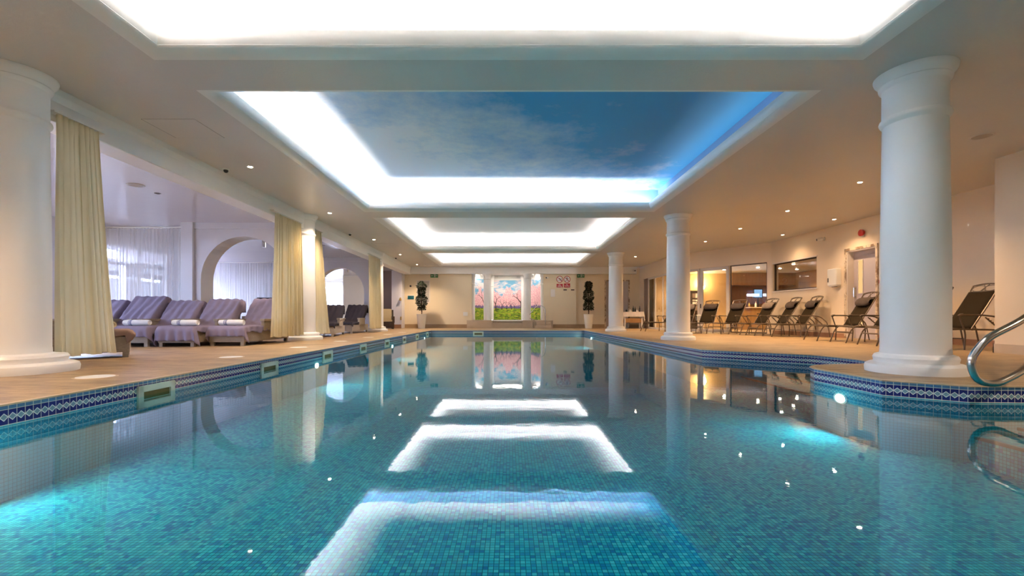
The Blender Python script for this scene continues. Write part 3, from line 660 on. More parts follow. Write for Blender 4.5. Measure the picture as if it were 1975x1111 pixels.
def mural(p, q, u0, label, trunks, z1=2.68):
    t = thing('wall_mural', label, 'mural', (p[0], p[1], 0), math.atan2(q[1]-p[1], q[0]-p[0]), 'orchard mural panels'); L = (Vector(q)-Vector(p)).length
    bm = B(); uvl = bm.loops.layers.uv.new('uv'); z0 = .43
    box(bm, .03, L-.03, -.012, .005, z0, z1)
    for f in bm.faces:
        for lp in f.loops: lp[uvl].uv = (u0+lp.vert.co.x, lp.vert.co.z-z0)
    obj('panel', bm, 'mural', t)
    bm = B(); rnd = random.Random(int(u0*10)+3)
    def branch(x, z, a, l, w, dep):
        x2, z2 = x+math.sin(a)*l, z+math.cos(a)*l; d = Vector((math.cos(a), -math.sin(a)))
        x2 = min(max(x2, .05), L-.05); x_ = min(max(x, .06), L-.06)
        vs = [bm.verts.new(c) for c in ((x_-d.x*w, -.014, z-d.y*w), (x_+d.x*w, -.014, z+d.y*w), (x2+d.x*w*.6, -.014, z2+d.y*w*.6), (x2-d.x*w*.6, -.014, z2-d.y*w*.6))]
        bm.faces.new(vs)
        if dep:
            for s in (-1, 1): branch(x2, z2, a+s*rnd.uniform(.25, .7), l*rnd.uniform(.55, .75), w*.58, dep-1)
    for x, z, s in trunks: branch(x, z, rnd.uniform(-.12, .12), .42*s, .04*s, 3)
    obj('painted_trunks', bm, 'darkwood', t)
mural(N0, N1, 7, 'left mural panel with one tall pink blossom tree over green grass', [(1.05, .62, 1.5)])
mural(N1, N2, 0, 'wide centre mural panel of a pink blossom orchard under blue sky', [(.22, .95, .9), (.55, 1.0, .6), (.82, 1.02, .45), (1.1, 1.02, .5), (1.3, 1.02, .4), (1.68, .85, 1.3)])
mural(N2, N3, 3.1, 'right mural panel with blossom tree, behind the curved spa handrail', [(.55, 1.0, .6), (1.2, 1.0, .5)])
for k, ((x, y), lb) in enumerate(((N0, 'slim white pilaster at the left edge of the mural niche'), (N1, 'slim white pilaster between the left and centre mural panels'), (N2, 'slim white pilaster between the centre and right mural panels'), (N3, 'slim white pilaster at the right edge of the mural niche'))):
    t = thing('pilaster', lb, 'pilaster', (x+(.04 if k == 0 else -.02 if k == 3 else 0), y-.16, 0))
    bm = B(); lathe(bm, [(.1, .43), (.1, 2.3)], 20); obj('shaft', bm, 'column', t, smooth=True)
    bm = B(); lathe(bm, [(.1, 2.3), (.13, 2.32), (.13, 2.36), (.105, 2.38), (.105, 2.7), (.14, 2.75), (.14, 2.95)], 20); obj('capital', bm, 'column', t, smooth=True)
# lit cove of the niche and its front
bm = B(); lathe(bm, [(1.28, 2.80), (1.42, 2.84), (1.42, 2.95), (1.28, 2.95)], 24, (-.12, 24.7), 0, 0, PI); obj('trim_10', bm, 'paint', kind='structure')
light('niche_light', 'AREA', (-.12, 25.0, 2.92), 9, (1, .9, .75), shape='RECTANGLE', size=1.6, size_y=.6)
light('niche_light', 'AREA', (-1.65, 24.75, 2.92), 1.5, (1, .9, .8), size=.3); light('niche_light', 'AREA', (1.4, 24.75, 2.92), 1.5, (1, .9, .8), size=.3)
# raised spa
t = thing('spa_basin', 'raised beige stone spa basin below the blossom mural', 'spa', (0, 24.0, 0))
bm = B(); box(bm, -2.25, -1.02, -.06, .19, 0, .42, .01); box(bm, .78, 2.28, -.06, .19, 0, .42, .01); box(bm, -1.02, .78, -.06, .19, 0, .28, .01); obj('front_wall', bm, 'stone', t)
bm = B(); extr(bm, [(-1.9, .42), (-1.0, 1.85), (.75, 1.85), (1.68, .42)], 0, .36, 'Z'); obj('basin', bm, 'stone', t)
bm = B(); box(bm, -.85, .65, .25, 1.5, .36, .40, .01); obj('rim', bm, 'column', t)
for x in (-1.19, .94):
    bm = B(); box(bm, x-.27, x+.27, -.15, .39, 0, .42, .01); obj('plinth', bm, 'stone', t)
t = thing('spa_steps', 'two stone steps up to the spa on the right', 'steps', (1.75, 23.75, 0))
bm = B(); box(bm, -.45, .4, -.3, .2, 0, .14, .01); box(bm, -.35, .4, -.02, .2, .14, .28, .01); obj('treads', bm, 'stone', t)
for x, lb in ((-1.19, 'white spa column left of the centre mural panel'), (.94, 'white spa column right of the centre mural panel')):
    t = thing('spa_column', lb, 'column', (x, 24.12, .42))
    bm = B(); lathe(bm, [(.19, 0), (.19, 2.15), (.21, 2.17), (.21, 2.2), (.195, 2.22)], 28); obj('shaft', bm, 'column', t, smooth=True)
    bm = B(); lathe(bm, [(.2, 2.2), (.2, 2.34), (.25, 2.4), (.25, 2.46)], 28); obj('capital', bm, 'column', t, smooth=True)
t = thing('spa_handrail', 'curved chrome handrail rising from the spa steps', 'handrail', (1.35, 23.9, .1))
bm = B(); tube(bm, arcpts([(0, .1, 0), (0, .1, .30), (-.15, .1, .38), (-.28, .1, .40), (-.33, .1, .55), (-.05, .0, .95), (.18, -.1, 1.12), (.42, -.2, 1.05), (.5, -.25, .8), (.5, -.25, .04)], 4, .12), .022); obj('rail', bm, 'steel', t, smooth=True)
for c_ in ((0, .1, .19), (.5, -.25, .05)): bm = B(); disc(bm, c_, .05, (0, 0, 1), .02); obj('flange', bm, 'steel', t)

# ---------------------------------------------------------------- signs and fittings on the far wall
def textmesh(body, size, name, mat, parent, loc, align='CENTER', rot=(PI/2, 0, 0)):
    cu = bpy.data.curves.new(name, 'FONT'); cu.body = body; cu.size = size; cu.align_x = align; cu.align_y = 'CENTER'; cu.extrude = .001; cu.space_line = .85; cu.offset = .0012
    tmp = bpy.data.objects.new(name+'_tmp', cu); COL.objects.link(tmp)
    dg = bpy.context.evaluated_depsgraph_get(); me = bpy.data.meshes.new_from_object(tmp.evaluated_get(dg)); bpy.data.objects.remove(tmp)
    me.materials.clear(); me.materials.append(MT[mat]); o = bpy.data.objects.new(name, me); COL.objects.link(o); o.parent = parent; o.location = loc; o.rotation_euler = rot
    return o
def stick(bm, pts, w, y):
    for a, b in zip(pts, pts[1:]):
        a, b = Vector(a), Vector(b); d = (b-a).normalized(); n_ = Vector((-d.y, d.x))*w/2; a = a-d*w*.3; b = b+d*w*.3
        bm.faces.new([bm.verts.new((c.x, y, c.y)) for c in (a+n_, b+n_, b-n_, a-n_)])
def exit_sign(x, label):
    t = thing('exit_sign', label, 'sign', (x, 24.2 if abs(x) < 3.7 else 24.33, 2.79))
    bm = B(); box(bm, -.2, .2, -.02, 0, -.095, .095, .003); obj('plate', bm, 'signgreen', t)
    bm = B(); y = -.022
    stick(bm, [(-.06, 0), (-.15, 0)], .022, y); stick(bm, [(-.12, .035), (-.16, 0), (-.12, -.035)], .02, y)
    stick(bm, [(-.01, -.07), (-.01, .07), (.06, .07), (.06, -.07)], .014, y); stick(bm, [(.035, .035), (.02, -.005), (.04, -.03), (.02, -.06)], .02, y); stick(bm, [(0, .0), (.05, .015)], .014, y)
    stick(bm, [(.09, .03), (.17, .03)], .016, y); stick(bm, [(.09, -.02), (.17, -.02)], .016, y)
    obj('pictogram', bm, 'signwhite', t)
exit_sign(-4.03, 'green emergency exit sign above the left potted tree')
exit_sign(3.80, 'green emergency exit sign above the right potted tree')
def prohib(x, label, words, runner):
    t = thing('prohibition_sign', label, 'sign', (x, 24.2, 2.59))
    bm = B(); box(bm, -.19, .19, -.008, 0, -.5, .22); obj('backing', bm, 'cream', t)
    bm = B(); disc(bm, (0, -.011, 0), .165, (0, 1, 0), .004, 32); obj('face', bm, 'signwhite', t)
    bm = B(); n = 40
    for k in range(n):
        a, b = 2*PI*k/n, 2*PI*(k+1)/n
        bm.faces.new([bm.verts.new((r*math.cos(q), -.018, r*math.sin(q))) for r, q in ((.18, a), (.18, b), (.15, b), (.15, a))])
    stick(bm, [(-.115, .115), (.115, -.115)], .026, -.0175); obj('ring', bm, 'signred', t)
    bm = B()
    if runner: stick(bm, [(-.08, -.11), (-.03, -.04), (0, .0), (.06, -.03), (.04, -.1)], .022, -.015); stick(bm, [(0, 0), (-.01, .07)], .034, -.0152); stick(bm, [(-.08, .03), (-.01, .06), (.05, .02), (.08, .05)], .016, -.0154); disc(bm, (0, -.0155, .11), .022, (0, 1, 0), .002, 12)
    else: stick(bm, [(-.02, .06), (.05, -.01), (.09, .03)], .024, -.015); stick(bm, [(-.02, .06), (.0, 0), (.06, -.05)], .014, -.0152); disc(bm, (.09, -.0155, -.05), .022, (0, 1, 0), .002, 12); stick(bm, [(-.12, -.06), (-.06, -.05), (0, -.07), (.05, -.06)], .012, -.0153)
    obj('pictogram', bm, 'black', t)
    bm = B(); box(bm, -.165, .165, -.016, -.006, -.43, -.24 if not runner else -.22); obj('text_plate', bm, 'signred', t)
    textmesh(words, .085 if not runner else .075, 'lettering', 'signwhite', t, (0, -.019, -.335 if not runner else -.32))
prohib(2.66, 'round red No Diving prohibition sign, left of two on the far wall', 'No\nDiving', False)
prohib(3.05, 'round red No Running prohibition sign, right of two on the far wall', 'No\nRunning', True)
bm = B(); box(bm, -.12, .12, -.012, 0, -.2, .2, .003); t = obj('notice_board', bm, 'signwhite'); t.location = (2.3, 24.2, 1.86); tag(t, 'small pale framed notice below the wall camera on the far wall', 'notice')
for x, lb in ((2.95, 'small brown plate, left of two under the prohibition signs'), (3.35, 'small brown plate, right of two under the prohibition signs')):
    bm = B(); box(bm, -.09, .09, -.01, 0, -.03, .03, .003); t = obj('wall_plate', bm, 'darkwood'); t.location = (x, 24.2, 2.03); tag(t, lb, 'plate')
def camera_unit(loc, rz, label):
    t = thing('security_camera', label, 'camera', loc, rz)
    bm = B(); disc(bm, (0, -.01, 0), .05, (0, 1, 0), .02); tube(bm, [(0, -.01, 0), (0, -.08, 0)], .015); obj('mount', bm, 'plastic', t)
    bm = B(); tube(bm, [(0, -.06, 0), (0, -.2, -.02)], .045, 14); obj('housing', bm, 'plastic', t, smooth=True)
    bm = B(); disc(bm, (0, -.203, -.02), .034, (0, 1, .1), .01); obj('lens', bm, 'black', t)
camera_unit((2.03, 24.2, 2.68), -.5, 'white bullet security camera on the far wall right of the mural')
camera_unit((6.5, 24.0, 3.03), .3, 'white bullet security camera above the corner table at the far right')
camera_unit((9.38, 13.55, 2.92), -1.9, 'white bullet security camera on the warm wall left of the red alarm')
t = thing('wall_speaker', 'tiny dark round fitting on the far wall above the teal plate', 'fitting', (-5.3, 24.35, 2.24)); bm = B(); disc(bm, (0, -.015, 0), .05, (0, 1, 0), .03); obj('body', bm, 'black', t)
t = thing('control_panel', 'dark teal panel in a pale frame on the far wall left of the tree', 'panel', (-5.28, 24.35, 1.63))
bm = B(); box(bm, -.19, .19, -.02, 0, -.12, .12, .003); obj('frame', bm, 'plastic', t)
bm = B(); box(bm, -.165, .165, -.025, -.015, -.095, .095); obj('display', bm, 'teal_sign', t)
t = thing('wall_grille', 'framed slatted grille panel on the wall behind the left potted tree', 'grille', (-4.62, 24.35, 1.95))
bm = B(); box(bm, -.36, .36, -.02, 0, -.6, .6, .003); obj('frame', bm, 'frame', t)
bm = B(); box(bm, -.31, .31, -.025, -.015, -.55, .55); obj('slats', bm, 'grille', t)
t = thing('door_bell', 'brass wall bell on the far left corner pier', 'bell', (-5.68, 23.7, 1.45)); bm = B(); lathe(bm, [(.001, .12), (.05, .1), (.07, .0), (.001, -.02)], 14, (0, -.07)); box(bm, -.02, .02, -.07, 0, -.02, .15); obj('body', bm, 'brass', t)
bm = B(); box(bm, -.03, .03, -.03, 0, -.09, .09, .004); o = obj('wall_socket', bm, 'brass'); o.location = (-5.66, 23.7, .52); tag(o, 'small dark socket low on the far left corner pier', 'socket')
bm = B(); box(bm, -.12, .12, -.02, 0, -.1, .1, .004); o = obj('wall_socket', bm, 'plastic'); o.location = (-2.35, 24.2, .75); tag(o, 'cream double socket on the far wall left of the mural', 'socket')

# ---------------------------------------------------------------- potted trees
def potted(x, label, seed):
    rnd = random.Random(seed); t = thing('potted_tree', label, 'plant', (x, 23.25, 0), 0, 'potted trees on the far deck')
    bm = B(); lathe(bm, [(.001, 0), (.165, 0), (.175, .02), (.25, .70), (.255, .73), (.24, .74), (.225, .70), (.001, .69)], 28); obj('pot', bm, 'pot', t, smooth=True)
    bm = B(); lathe(bm, [(.001, .70), (.225, .70)], 20); obj('soil', bm, 'soil', t)
    bm = B(); tube(bm, [(0, 0, .68), (.02, .01, .95), (-.02, 0, 1.3), (.01, 0, 1.8), (0, 0, 2.2)], [.025, .022, .02, .015, .006])
    tube(bm, [(.03, 0, .68), (-.02, 0, .95), (.02, 0, 1.3), (-.01, 0, 1.8)], [.018, .016, .014, .01]); obj('trunk', bm, 'bark', t)
    bm = B()
    for k in range(4400):
        z = rnd.uniform(.95, 2.42); f = (z-.95)/1.47
        R = (.27-.11*f+.05*math.sin(z*9+seed)+.03*math.sin(z*21))*(1 if f > .08 else .7); R *= 1 if f < .93 else (1-f)*12+.15
        a = rnd.random()*2*PI; r = R*math.sqrt(rnd.random())*(1.15 if rnd.random() < .1 else 1)
        c = Vector((r*math.cos(a), r*math.sin(a), z)); d = Vector((math.cos(a)+rnd.uniform(-.6, .6), math.sin(a)+rnd.uniform(-.6, .6), rnd.uniform(-.9, .3))).normalized()
        s = d.cross(Vector((rnd.uniform(-1, 1), rnd.uniform(-1, 1), 1))).normalized(); L = rnd.uniform(.05, .085); w_ = L*.22
        q = [c, c+d*L*.5+s*w_, c+d*L, c+d*L*.5-s*w_]; bm.faces.new([bm.verts.new(p) for p in q])
    o = obj('foliage', bm, 'leaf', t); o['kind'] = 'stuff'
potted(-4.5, 'slim dark-leaved potted tree in a tall cream pot, left of the mural', 1)
potted(4.03, 'slim dark-leaved potted tree in a tall cream pot, right of the mural', 5)

# ---------------------------------------------------------------- table with linen in the far right corner
t = thing('side_table', 'wooden side table under a pink-white cloth in the far right corner', 'table', (6.25, 23.2, 0))
bm = B(); box(bm, -.5, .5, -.25, .25, .80, .84, .005); obj('tabletop', bm, 'wood', t)
bm = B(); box(bm, -.46, .46, -.22, .22, .3, .52, .005); obj('lower_shelf', bm, 'wood', t)
for sx in (-.43, .43):
    for sy in (-.2, .2): bm = B(); box(bm, sx-.03, sx+.03, sy-.03, sy+.03, 0, .8, .004); obj('leg', bm, 'frame', t)
def drape(u, v):
    x = (u-.5)*1.5; y = (v-.5)*.98; dx = max(0, abs(x)-.51); dy = max(0, abs(y)-.26); d = dx+dy
    z = .85-d*1.05; x2 = max(-.51, min(.51, x))+math.copysign(dx*.18+.015*math.sin(y*40)*(dx > 0), x); y2 = max(-.26, min(.26, y))+math.copysign(dy*.15+.015*math.sin(x*30)*(dy > 0), y)
    return (x2, y2, z)
bm = B(); grid(bm, 44, 30, drape); o = obj('tablecloth', bm, 'cloth', smooth=80); o.location = (6.25, 23.2, 0); tag(o, 'pinkish white cloth draped over the far corner side table', 'tablecloth')
for k, (x, y, h, r, m) in enumerate(((-.3, 0, .12, .05, 'bottle'), (-.12, -.05, .14, .06, 'signwhite'), (.05, 0, .3, .035, 'bottle'), (.16, .06, .26, .035, 'bottle'), (.22, -.08, .12, .05, 'signwhite'), (.38, .02, .3, .04, 'darkwood'))):
    bm = B(); lathe(bm, [(.001, 0), (r, 0), (r, h*.6), (r*.4, h*.78), (r*.4, h), (.001, h)], 12); o = obj('bottle', bm, m, smooth=True); o.location = (6.25+x, 23.2+y, .852)
    tag(o, ['squat dark jar, leftmost on the corner table', 'squat white jug on the corner table', 'tall dark bottle, left of two together on the corner table', 'tall dark bottle, right of two together on the corner table', 'white cup at the front of the corner table', 'tall brown pepper-mill-shaped bottle, rightmost on the corner table'][k], 'bottle', 'bottles on the corner table')

# ---------------------------------------------------------------- fittings on the warm wall
q = cpt(13.1); t = thing('towel_dispenser', 'white paper towel dispenser on the wall left of the grey door', 'dispenser', (q[0], q[1], 1.72), -PI/2+.057)
bm = B(); box(bm, -.17, .17, -.16, 0, -.22, .26, .025); box(bm, -.15, .15, -.13, 0, -.25, -.2, .01); obj('case', bm, 'plastic', t)
bm = B(); box(bm, .03-.18, .06-.18, -.166, -.155, -.12, 0, .003); obj('lock_window', bm, 'black', t)
bm = B(); box(bm, -.06, .06, -.12, -.03, -.262, -.245, .003); obj('slot', bm, 'black', t)
q = cpt(12.2); t = thing('alarm_sounder', 'red round fire alarm sounder high on the wall above the grey door', 'alarm', (q[0], q[1], 2.85), -PI/2+.057)
bm = B(); lathe(bm, [(.001, 0), (.07, 0), (.085, .03), (.09, .07), (.05, .09), (.001, .09)], 20); bmesh.ops.rotate(bm, verts=bm.verts, matrix=Matrix.Rotation(PI/2, 3, 'X')); obj('body', bm, 'red', t, smooth=True)
bm = B(); box(bm, -.045, .045, -.02, 0, -.11, .0, .006); obj('base', bm, 'plastic', t)
q = cpt(11.62); t = thing('call_point', 'small red break-glass call point right of the grey door', 'call point', (q[0], q[1], 1.5), -PI/2+.057)
bm = B(); box(bm, -.04, .04, -.05, 0, -.045, .045, .008); obj('box', bm, 'red', t)

# ---------------------------------------------------------------- ceiling fittings
ordn = ['nearest', 'second', 'third', 'fourth', 'fifth', 'sixth', 'seventh', 'eighth']
def downlight(x, y, z, label, lit=True, power=34, col=(1, .74, .48)):
    t = thing('downlight', label, 'ceiling light', (x, y, z))
    bm = B(); lathe(bm, [(.035, -.002), (.05, -.008), (.058, -.004), (.058, 0)], 20); obj('rim', bm, 'chrome' if lit else 'steel', t, smooth=True)
    bm = B(); disc(bm, (0, 0, -.004), .036, (0, 0, 1), .004); obj('lens', bm, 'lens' if lit else 'darkwood', t)
    if lit: light('downlight_beam', 'SPOT', (x, y, z-.02), power, col, spot_size=2.2, spot_blend=.7, shadow_soft_size=.035)
    return t
for k, (x, y) in enumerate(((-4.55, 7.98), (-4.56, 11.53), (-4.62, 15.5), (-4.62, 19.2), (-4.66, 22.9))):
    downlight(x, y, CZ, '%s lit downlight along the ceiling left of the coffers' % ordn[k], power=95, col=(1, .74, .52))
for k, (x, y) in enumerate(((6.85, 8.9), (6.9, 11.3), (6.87, 13.56), (6.84, 15.9), (5.5, 19.9))):
    downlight(x, y, CZ, '%s lit downlight along the ceiling right of the coffers' % ordn[k], power=115, col=(1, .66, .38))
downlight(-4.7, 2.4, CZ, 'lit downlight left of the pool, out of view beside the camera', power=110, col=(1, .66, .42))  # this and the following out-of-view ones are added to warm the columns
downlight(-4.7, -1.0, CZ, 'lit downlight left of the pool, out of view behind the camera', power=80, col=(1, .66, .42))
downlight(6.0, 1.6, CZ, 'lit downlight right of the pool, out of view beside the camera', power=120, col=(1, .72, .5))
downlight(8.75, 12.27, CZ, 'lit downlight near the warm wall, before the grey door', power=35, col=(1, .66, .38))
downlight(8.76, 14.6, CZ, 'lit downlight near the warm wall, above the dark window', power=16, col=(1, .66, .38))
for k, (x, y) in enumerate(((-5.79, 7.24), (-6.9, 8.92), (-5.84, 8.52), (-5.84, 9.78), (-7.2, 14.2), (-6.3, 15.4), (-6.0, 16.4))):
    downlight(x, y, 3.02, ['unlit downlight in the lounge ceiling, nearest the camera', 'unlit lounge downlight right beside the round ceiling speaker', 'unlit lounge downlight, second along the beam', 'unlit lounge downlight just before the second yellow curtain', 'unlit downlight in the second lounge bay, nearest its left end', 'unlit downlight in the middle of the second lounge bay', 'unlit downlight in the second lounge bay, nearest the far arch'][k], False)
downlight(-5.72, 10.6, 3.02, 'lit lounge downlight above the second yellow curtain', True, 15)
def speaker(x, y, z, label):
    t = thing('ceiling_speaker', label, 'speaker', (x, y, z))
    bm = B(); lathe(bm, [(.11, -.006), (.13, -.012), (.14, 0)], 28); obj('rim', bm, 'ceil', t, smooth=True)
    bm = B(); disc(bm, (0, 0, -.004), .112, (0, 0, 1), .006, 28); obj('grille', bm, 'grille', t)
speaker(-6.86, 8.35, 3.02, 'round grey speaker set in the lounge ceiling')
speaker(6.88, 6.63, CZ, 'round speaker in the ceiling right of the nearest column')
def dome(x, y, z, label):
    t = thing('dome_camera', label, 'camera', (x, y, z))
    bm = B(); lathe(bm, [(.001, -.02), (.05, -.02), (.06, 0)], 20); obj('base', bm, 'plastic', t)
    bm = B(); r = bmesh.ops.create_uvsphere(bm, u_segments=16, v_segments=10, radius=.04, matrix=Matrix.Translation((0, 0, -.03))); obj('dome', bm, 'black', t, smooth=True)
dome(-5.05, 8.1, CZ, 'dark dome camera under the ceiling near the nearest downlight on the left')
dome(-5.05, 14.4, CZ, 'dark dome camera under the ceiling between the second and third left columns')
dome(-5.05, 20.2, CZ, 'dark dome camera under the ceiling near the far left corner')
for x0, y0, x1, y1, lb in ((-4.89, 6.05, -4.19, 6.68, 'square flush access hatch in the ceiling above the first left bay'), (-4.95, 16.3, -4.15, 17.0, 'flush access hatch in the ceiling near the third left column'), (-4.2, 22.6, -3.6, 23.4, 'flush access hatch in the ceiling near the far wall')):
    t = thing('access_hatch', lb, 'hatch', ((x0+x1)/2, (y0+y1)/2, CZ)); a, b = (x1-x0)/2, (y1-y0)/2
    bm = B(); box(bm, -a, a, -b, b, -.006, .0); obj('panel', bm, 'ceil', t)
    bm = B(); box(bm, -a-.01, -a, -b, b, -.004, .002); box(bm, -a, a, b, b+.006, -.004, .002); obj('gap', bm, 'black', t)
for k, (x, y) in enumerate(((-6.72, 12.45), (-6.85, 19.25))):
    t = thing('spot_cylinder', ['chrome cylinder downlight hanging in the first arch', 'chrome cylinder downlight hanging in the second arch'][k], 'ceiling light', (x, y, 3.02))
    bm = B(); lathe(bm, [(.04, -.22 if k else -.02), (.045, 0)], 12); tube(bm, [(0, 0, 0), (0, 0, -.35)], .01); lathe(bm, [(.052, -.52), (.055, -.35), (.001, -.35)], 16); obj('body', bm, 'chrome', t, smooth=True)
    bm = B(); disc(bm, (0, 0, -.51), .045, (0, 0, 1), .01); obj('lens', bm, 'lens', t)

# ---------------------------------------------------------------- pool fittings
def skimmer(label, loc, rz, w=.46, h=.215):
    t = thing('skimmer', label, 'skimmer', loc, rz, 'pool skimmers')
    bm = B(); f = .06
    for b_ in ((-w/2, w/2, h/2-f, h/2), (-w/2, w/2, -h/2, -h/2+f), (-w/2, -w/2+f, -h/2, h/2), (w/2-f, w/2, -h/2, h/2)):
        box(bm, b_[0], b_[1], -.02, .012, b_[2], b_[3], .003)
    obj('frame', bm, 'skim', t)
    bm = B(); box(bm, -w/2+f, w/2-f, -.004, .002, -h/2+f, h/2-f); obj('throat', bm, 'olive', t)
    bm = B(); box(bm, -w/2+f, w/2-f, -.018, -.006, -.03, -.02); obj('flap', bm, 'skim', t)
    return t
nm = ['skimmer nearest the camera in the left pool wall', 'second skimmer from the camera in the left pool wall', 'third skimmer from the camera in the left pool wall', 'fourth skimmer from the camera in the left pool wall', 'fifth skimmer from the camera in the left pool wall', 'sixth skimmer from the camera in the left pool wall', 'seventh skimmer from the camera in the left pool wall', 'farthest skimmer in the left pool wall']
nm = ['pale '+s for s in nm]
sk = skimmer(nm[0], (-3.45, 4.44, -.155), PI/2)
for k in range(1, 8): dup(sk, (-3.45, 4.44+2.085*k, -.155), PI/2, nm[k])
dup(sk, (-1.37, 19.9, -.155), 0, 'pale rectangular skimmer in the far pool wall')
for k, y in enumerate((4.54, 6.75, 8.9, 11.1, 13.3, 15.4, 17.5)):
    t = thing('floor_hatch', 'round white lid in the left deck, %s from the camera' % ordn[k].replace('nearest', 'first'), 'lid', (-4.13, y, 0), 0, 'deck lids by the left pool edge')
    bm = B(); lathe(bm, [(.001, .006), (.15, .006), (.155, 0)], 28); obj('cover', bm, 'plastic', t)
    bm = B(); lathe(bm, [(.155, .003), (.175, .003), (.178, 0)], 28); obj('rim', bm, 'coping', t)
for k, (x, y, rz, lb) in enumerate(((-3.45, 8.12, PI/2, 'nearest underwater lamp in the left pool wall'), (-3.45, 13.35, PI/2, 'middle underwater lamp in the left pool wall'), (-3.45, 18.4, PI/2, 'farthest underwater lamp in the left pool wall'), (-3.45, 2.95, PI/2, 'underwater lamp in the left pool wall beside the camera'), (3.29, 18.3, -PI/2, 'underwater lamp near the far end of the right pool wall'), (3.53, 4.85, -PI/2, 'bright underwater lamp in the peninsula wall below the big column'))):
    t = thing('pool_lamp', 'round '+lb, 'lamp', (x, y, -.27), rz)
    bm = B(); bm2 = lathe(bm, [(.075, 0), (.095, 0), (.1, .012), (.075, .012), (.075, 0)], 28, cap=False); bmesh.ops.rotate(bm, verts=bm.verts, matrix=Matrix.Rotation(PI/2, 3, 'X')); obj('ring', bm, 'plastic', t)
    bm = B(); disc(bm, (0, -.006, 0), .076, (0, 1, 0), .01, 28); obj('lens', bm, 'pool_lamp', t)
    t.scale = (1, 1, .6)
    light('pool_lamp_beam', 'AREA', Vector((x, y, -.30))+Vector((.03 if x < 0 else -.03, 0, 0)), [3, 3, 3, 3, 7, 5][k], (.8, 1, .9), (0, -PI/2 if x < 0 else PI/2, 0), shape='DISK', size=.15)
# stainless handrail at the peninsula
t = thing('pool_handrail', 'thick stainless steel handrail curving over the peninsula edge at right', 'handrail', (0, 3.8, 0))
bm = B(); pts = arcpts([(5.6, .9, .0), (5.6, .9, 1.0), (5.0, .3, .93), (4.31, 0, .585), (3.97, 0, .415), (3.835, 0, .23), (3.90, 0, .06), (4.06, 0, .035), (4.31, .03, .135), (4.9, .35, .34), (5.6, .9, .5)], 5, .14)
tube(bm, pts, .0285, 14); obj('rail', bm, 'steel', t, smooth=True)
bm = B(); disc(bm, (5.6, .9, .01), .06, (0, 0, 1), .02); obj('flange', bm, 'steel', t)

# ---------------------------------------------------------------- wicker daybeds
def fold(x, y, s, sc): return noise.noise(Vector((x*sc, y*sc, s)))
def daybed(label, x, y, deg, cover='towel', wick='wicker', backh=1.0, drop=.2, seed=0, arms=True, side=.12):
    rz = math.radians(deg); rnd = random.Random(seed)
    t = thing('daybed', label, 'daybed', (x, y, 0), rz, 'wicker daybeds in the lounge'); Wd = .355
    bm = B(); box(bm, 0, 1.95, -Wd, Wd, .08, .31, .012); obj('base', bm, wick, t)
    for lx in (.05, 1.9):
        for ly in (-Wd+.05, Wd-.05): bm = B(); box(bm, lx-.035, lx+.035, ly-.035, ly+.035, 0, .09, .005); obj('leg', bm, wick, t)
    if arms:
        for s in (-1, 1): bm = B(); box(bm, .72, 1.4, s*Wd-.035, s*Wd+.035, .3, .52, .015); box(bm, .70, 1.42, s*Wd-.05, s*Wd+.05, .5, .555, .012); obj('armrest', bm, wick, t)
    hx, tx = 1.15, 1.15+.62*(backh-.4)/.6*.85
    bm = B(); extr(bm, [(hx, .32), (tx, backh-.07), (tx+.14, backh-.10), (hx+.35, .32)], -Wd+.03, Wd-.03); obj('backrest', bm, wick, t)
    # profile of the covered mattress
    P = [(-.035, .40-drop), (-.04, .33), (-.02, .385), (.03, .405), (.35, .41), (.7, .405), (hx-.05, .41), (hx+.04, .45)]
    nb = 8
    for k in range(1, nb+1): P.append((hx+.04+(tx-hx-.04)*k/nb, .45+(backh-.45)*k/nb))
    P += [(tx+.05, backh+.015), (tx+.16, backh-.02), (tx+.21, backh-.12), (tx+.2, backh-.3)]
    # resample
    Q = []
    for a, b in zip(P, P[1:]):
        n = max(1, int((Vector(b)-Vector(a)).length/.03))
        for k in range(n): Q.append((a[0]+(b[0]-a[0])*k/n, a[1]+(b[1]-a[1])*k/n))
    Q.append(P[-1]); nq = len(Q)-1; nt = 34
    def fn(u, v):
        i = int(round(u*nq)); px, pz = Q[i]; a = Q[max(0, i-1)]; b = Q[min(nq, i+1)]; tg = Vector((b[0]-a[0], b[1]-a[1])).normalized(); nr = Vector((-tg.y, tg.x))
        w = (v-.5)*2; yy = w*(Wd+side+.02); over = max(0, abs(yy)-Wd-.01); ys = max(-Wd-.01, min(Wd+.01, yy))
        onb = px > hx+.05
        fl = side*(1.5 if onb else 1)
        back = onb
        o = over/side*fl*(1+.35*fold(px*3, w, seed, 1.4)) if over > 0 else 0
        wr = .012*fold(px*1.5+yy*2, yy*6, seed+3, 2.6)+.010*math.sin(yy*34+px*9+2*fold(px, yy, seed, 3)) if onb else .006*fold(px*3, yy*5, seed, 3)
        if px < .0 and pz < .38: wr = .022*math.sin(yy*38+seed)*(.40-pz)/.2
        x_ = px+nr.x*wr; z_ = pz+nr.y*wr
        if over > 0:
            x_ += -nr.x*o; z_ -= max(nr.y, .0)*o
            if not onb: z_ = pz-o+.01*math.sin(px*30)
        if px < .0 and pz < .36: ys += .03*w*(.4-pz)/.2; x_ -= abs(w)*.02
        return (x_, ys+math.copysign(.012*math.sin(px*26+seed)*(1 if over > 0 else 0)+over*.12, w), z_)
    bm = B(); grid(bm, nq, nt, fn); o = obj('towel_cover' if cover != 'charcoal' else 'cushion', bm, cover, t, smooth=80)
    m = o.modifiers.new('thick', 'SOLIDIFY'); m.thickness = .012; m.offset = 0
    return t
daybed('wicker daybed under a brown towel, nearest the camera behind the first yellow curtain', -5.85, 7.02, 219, 'brown_towel', backh=.85, seed=11, drop=.1, side=.1)
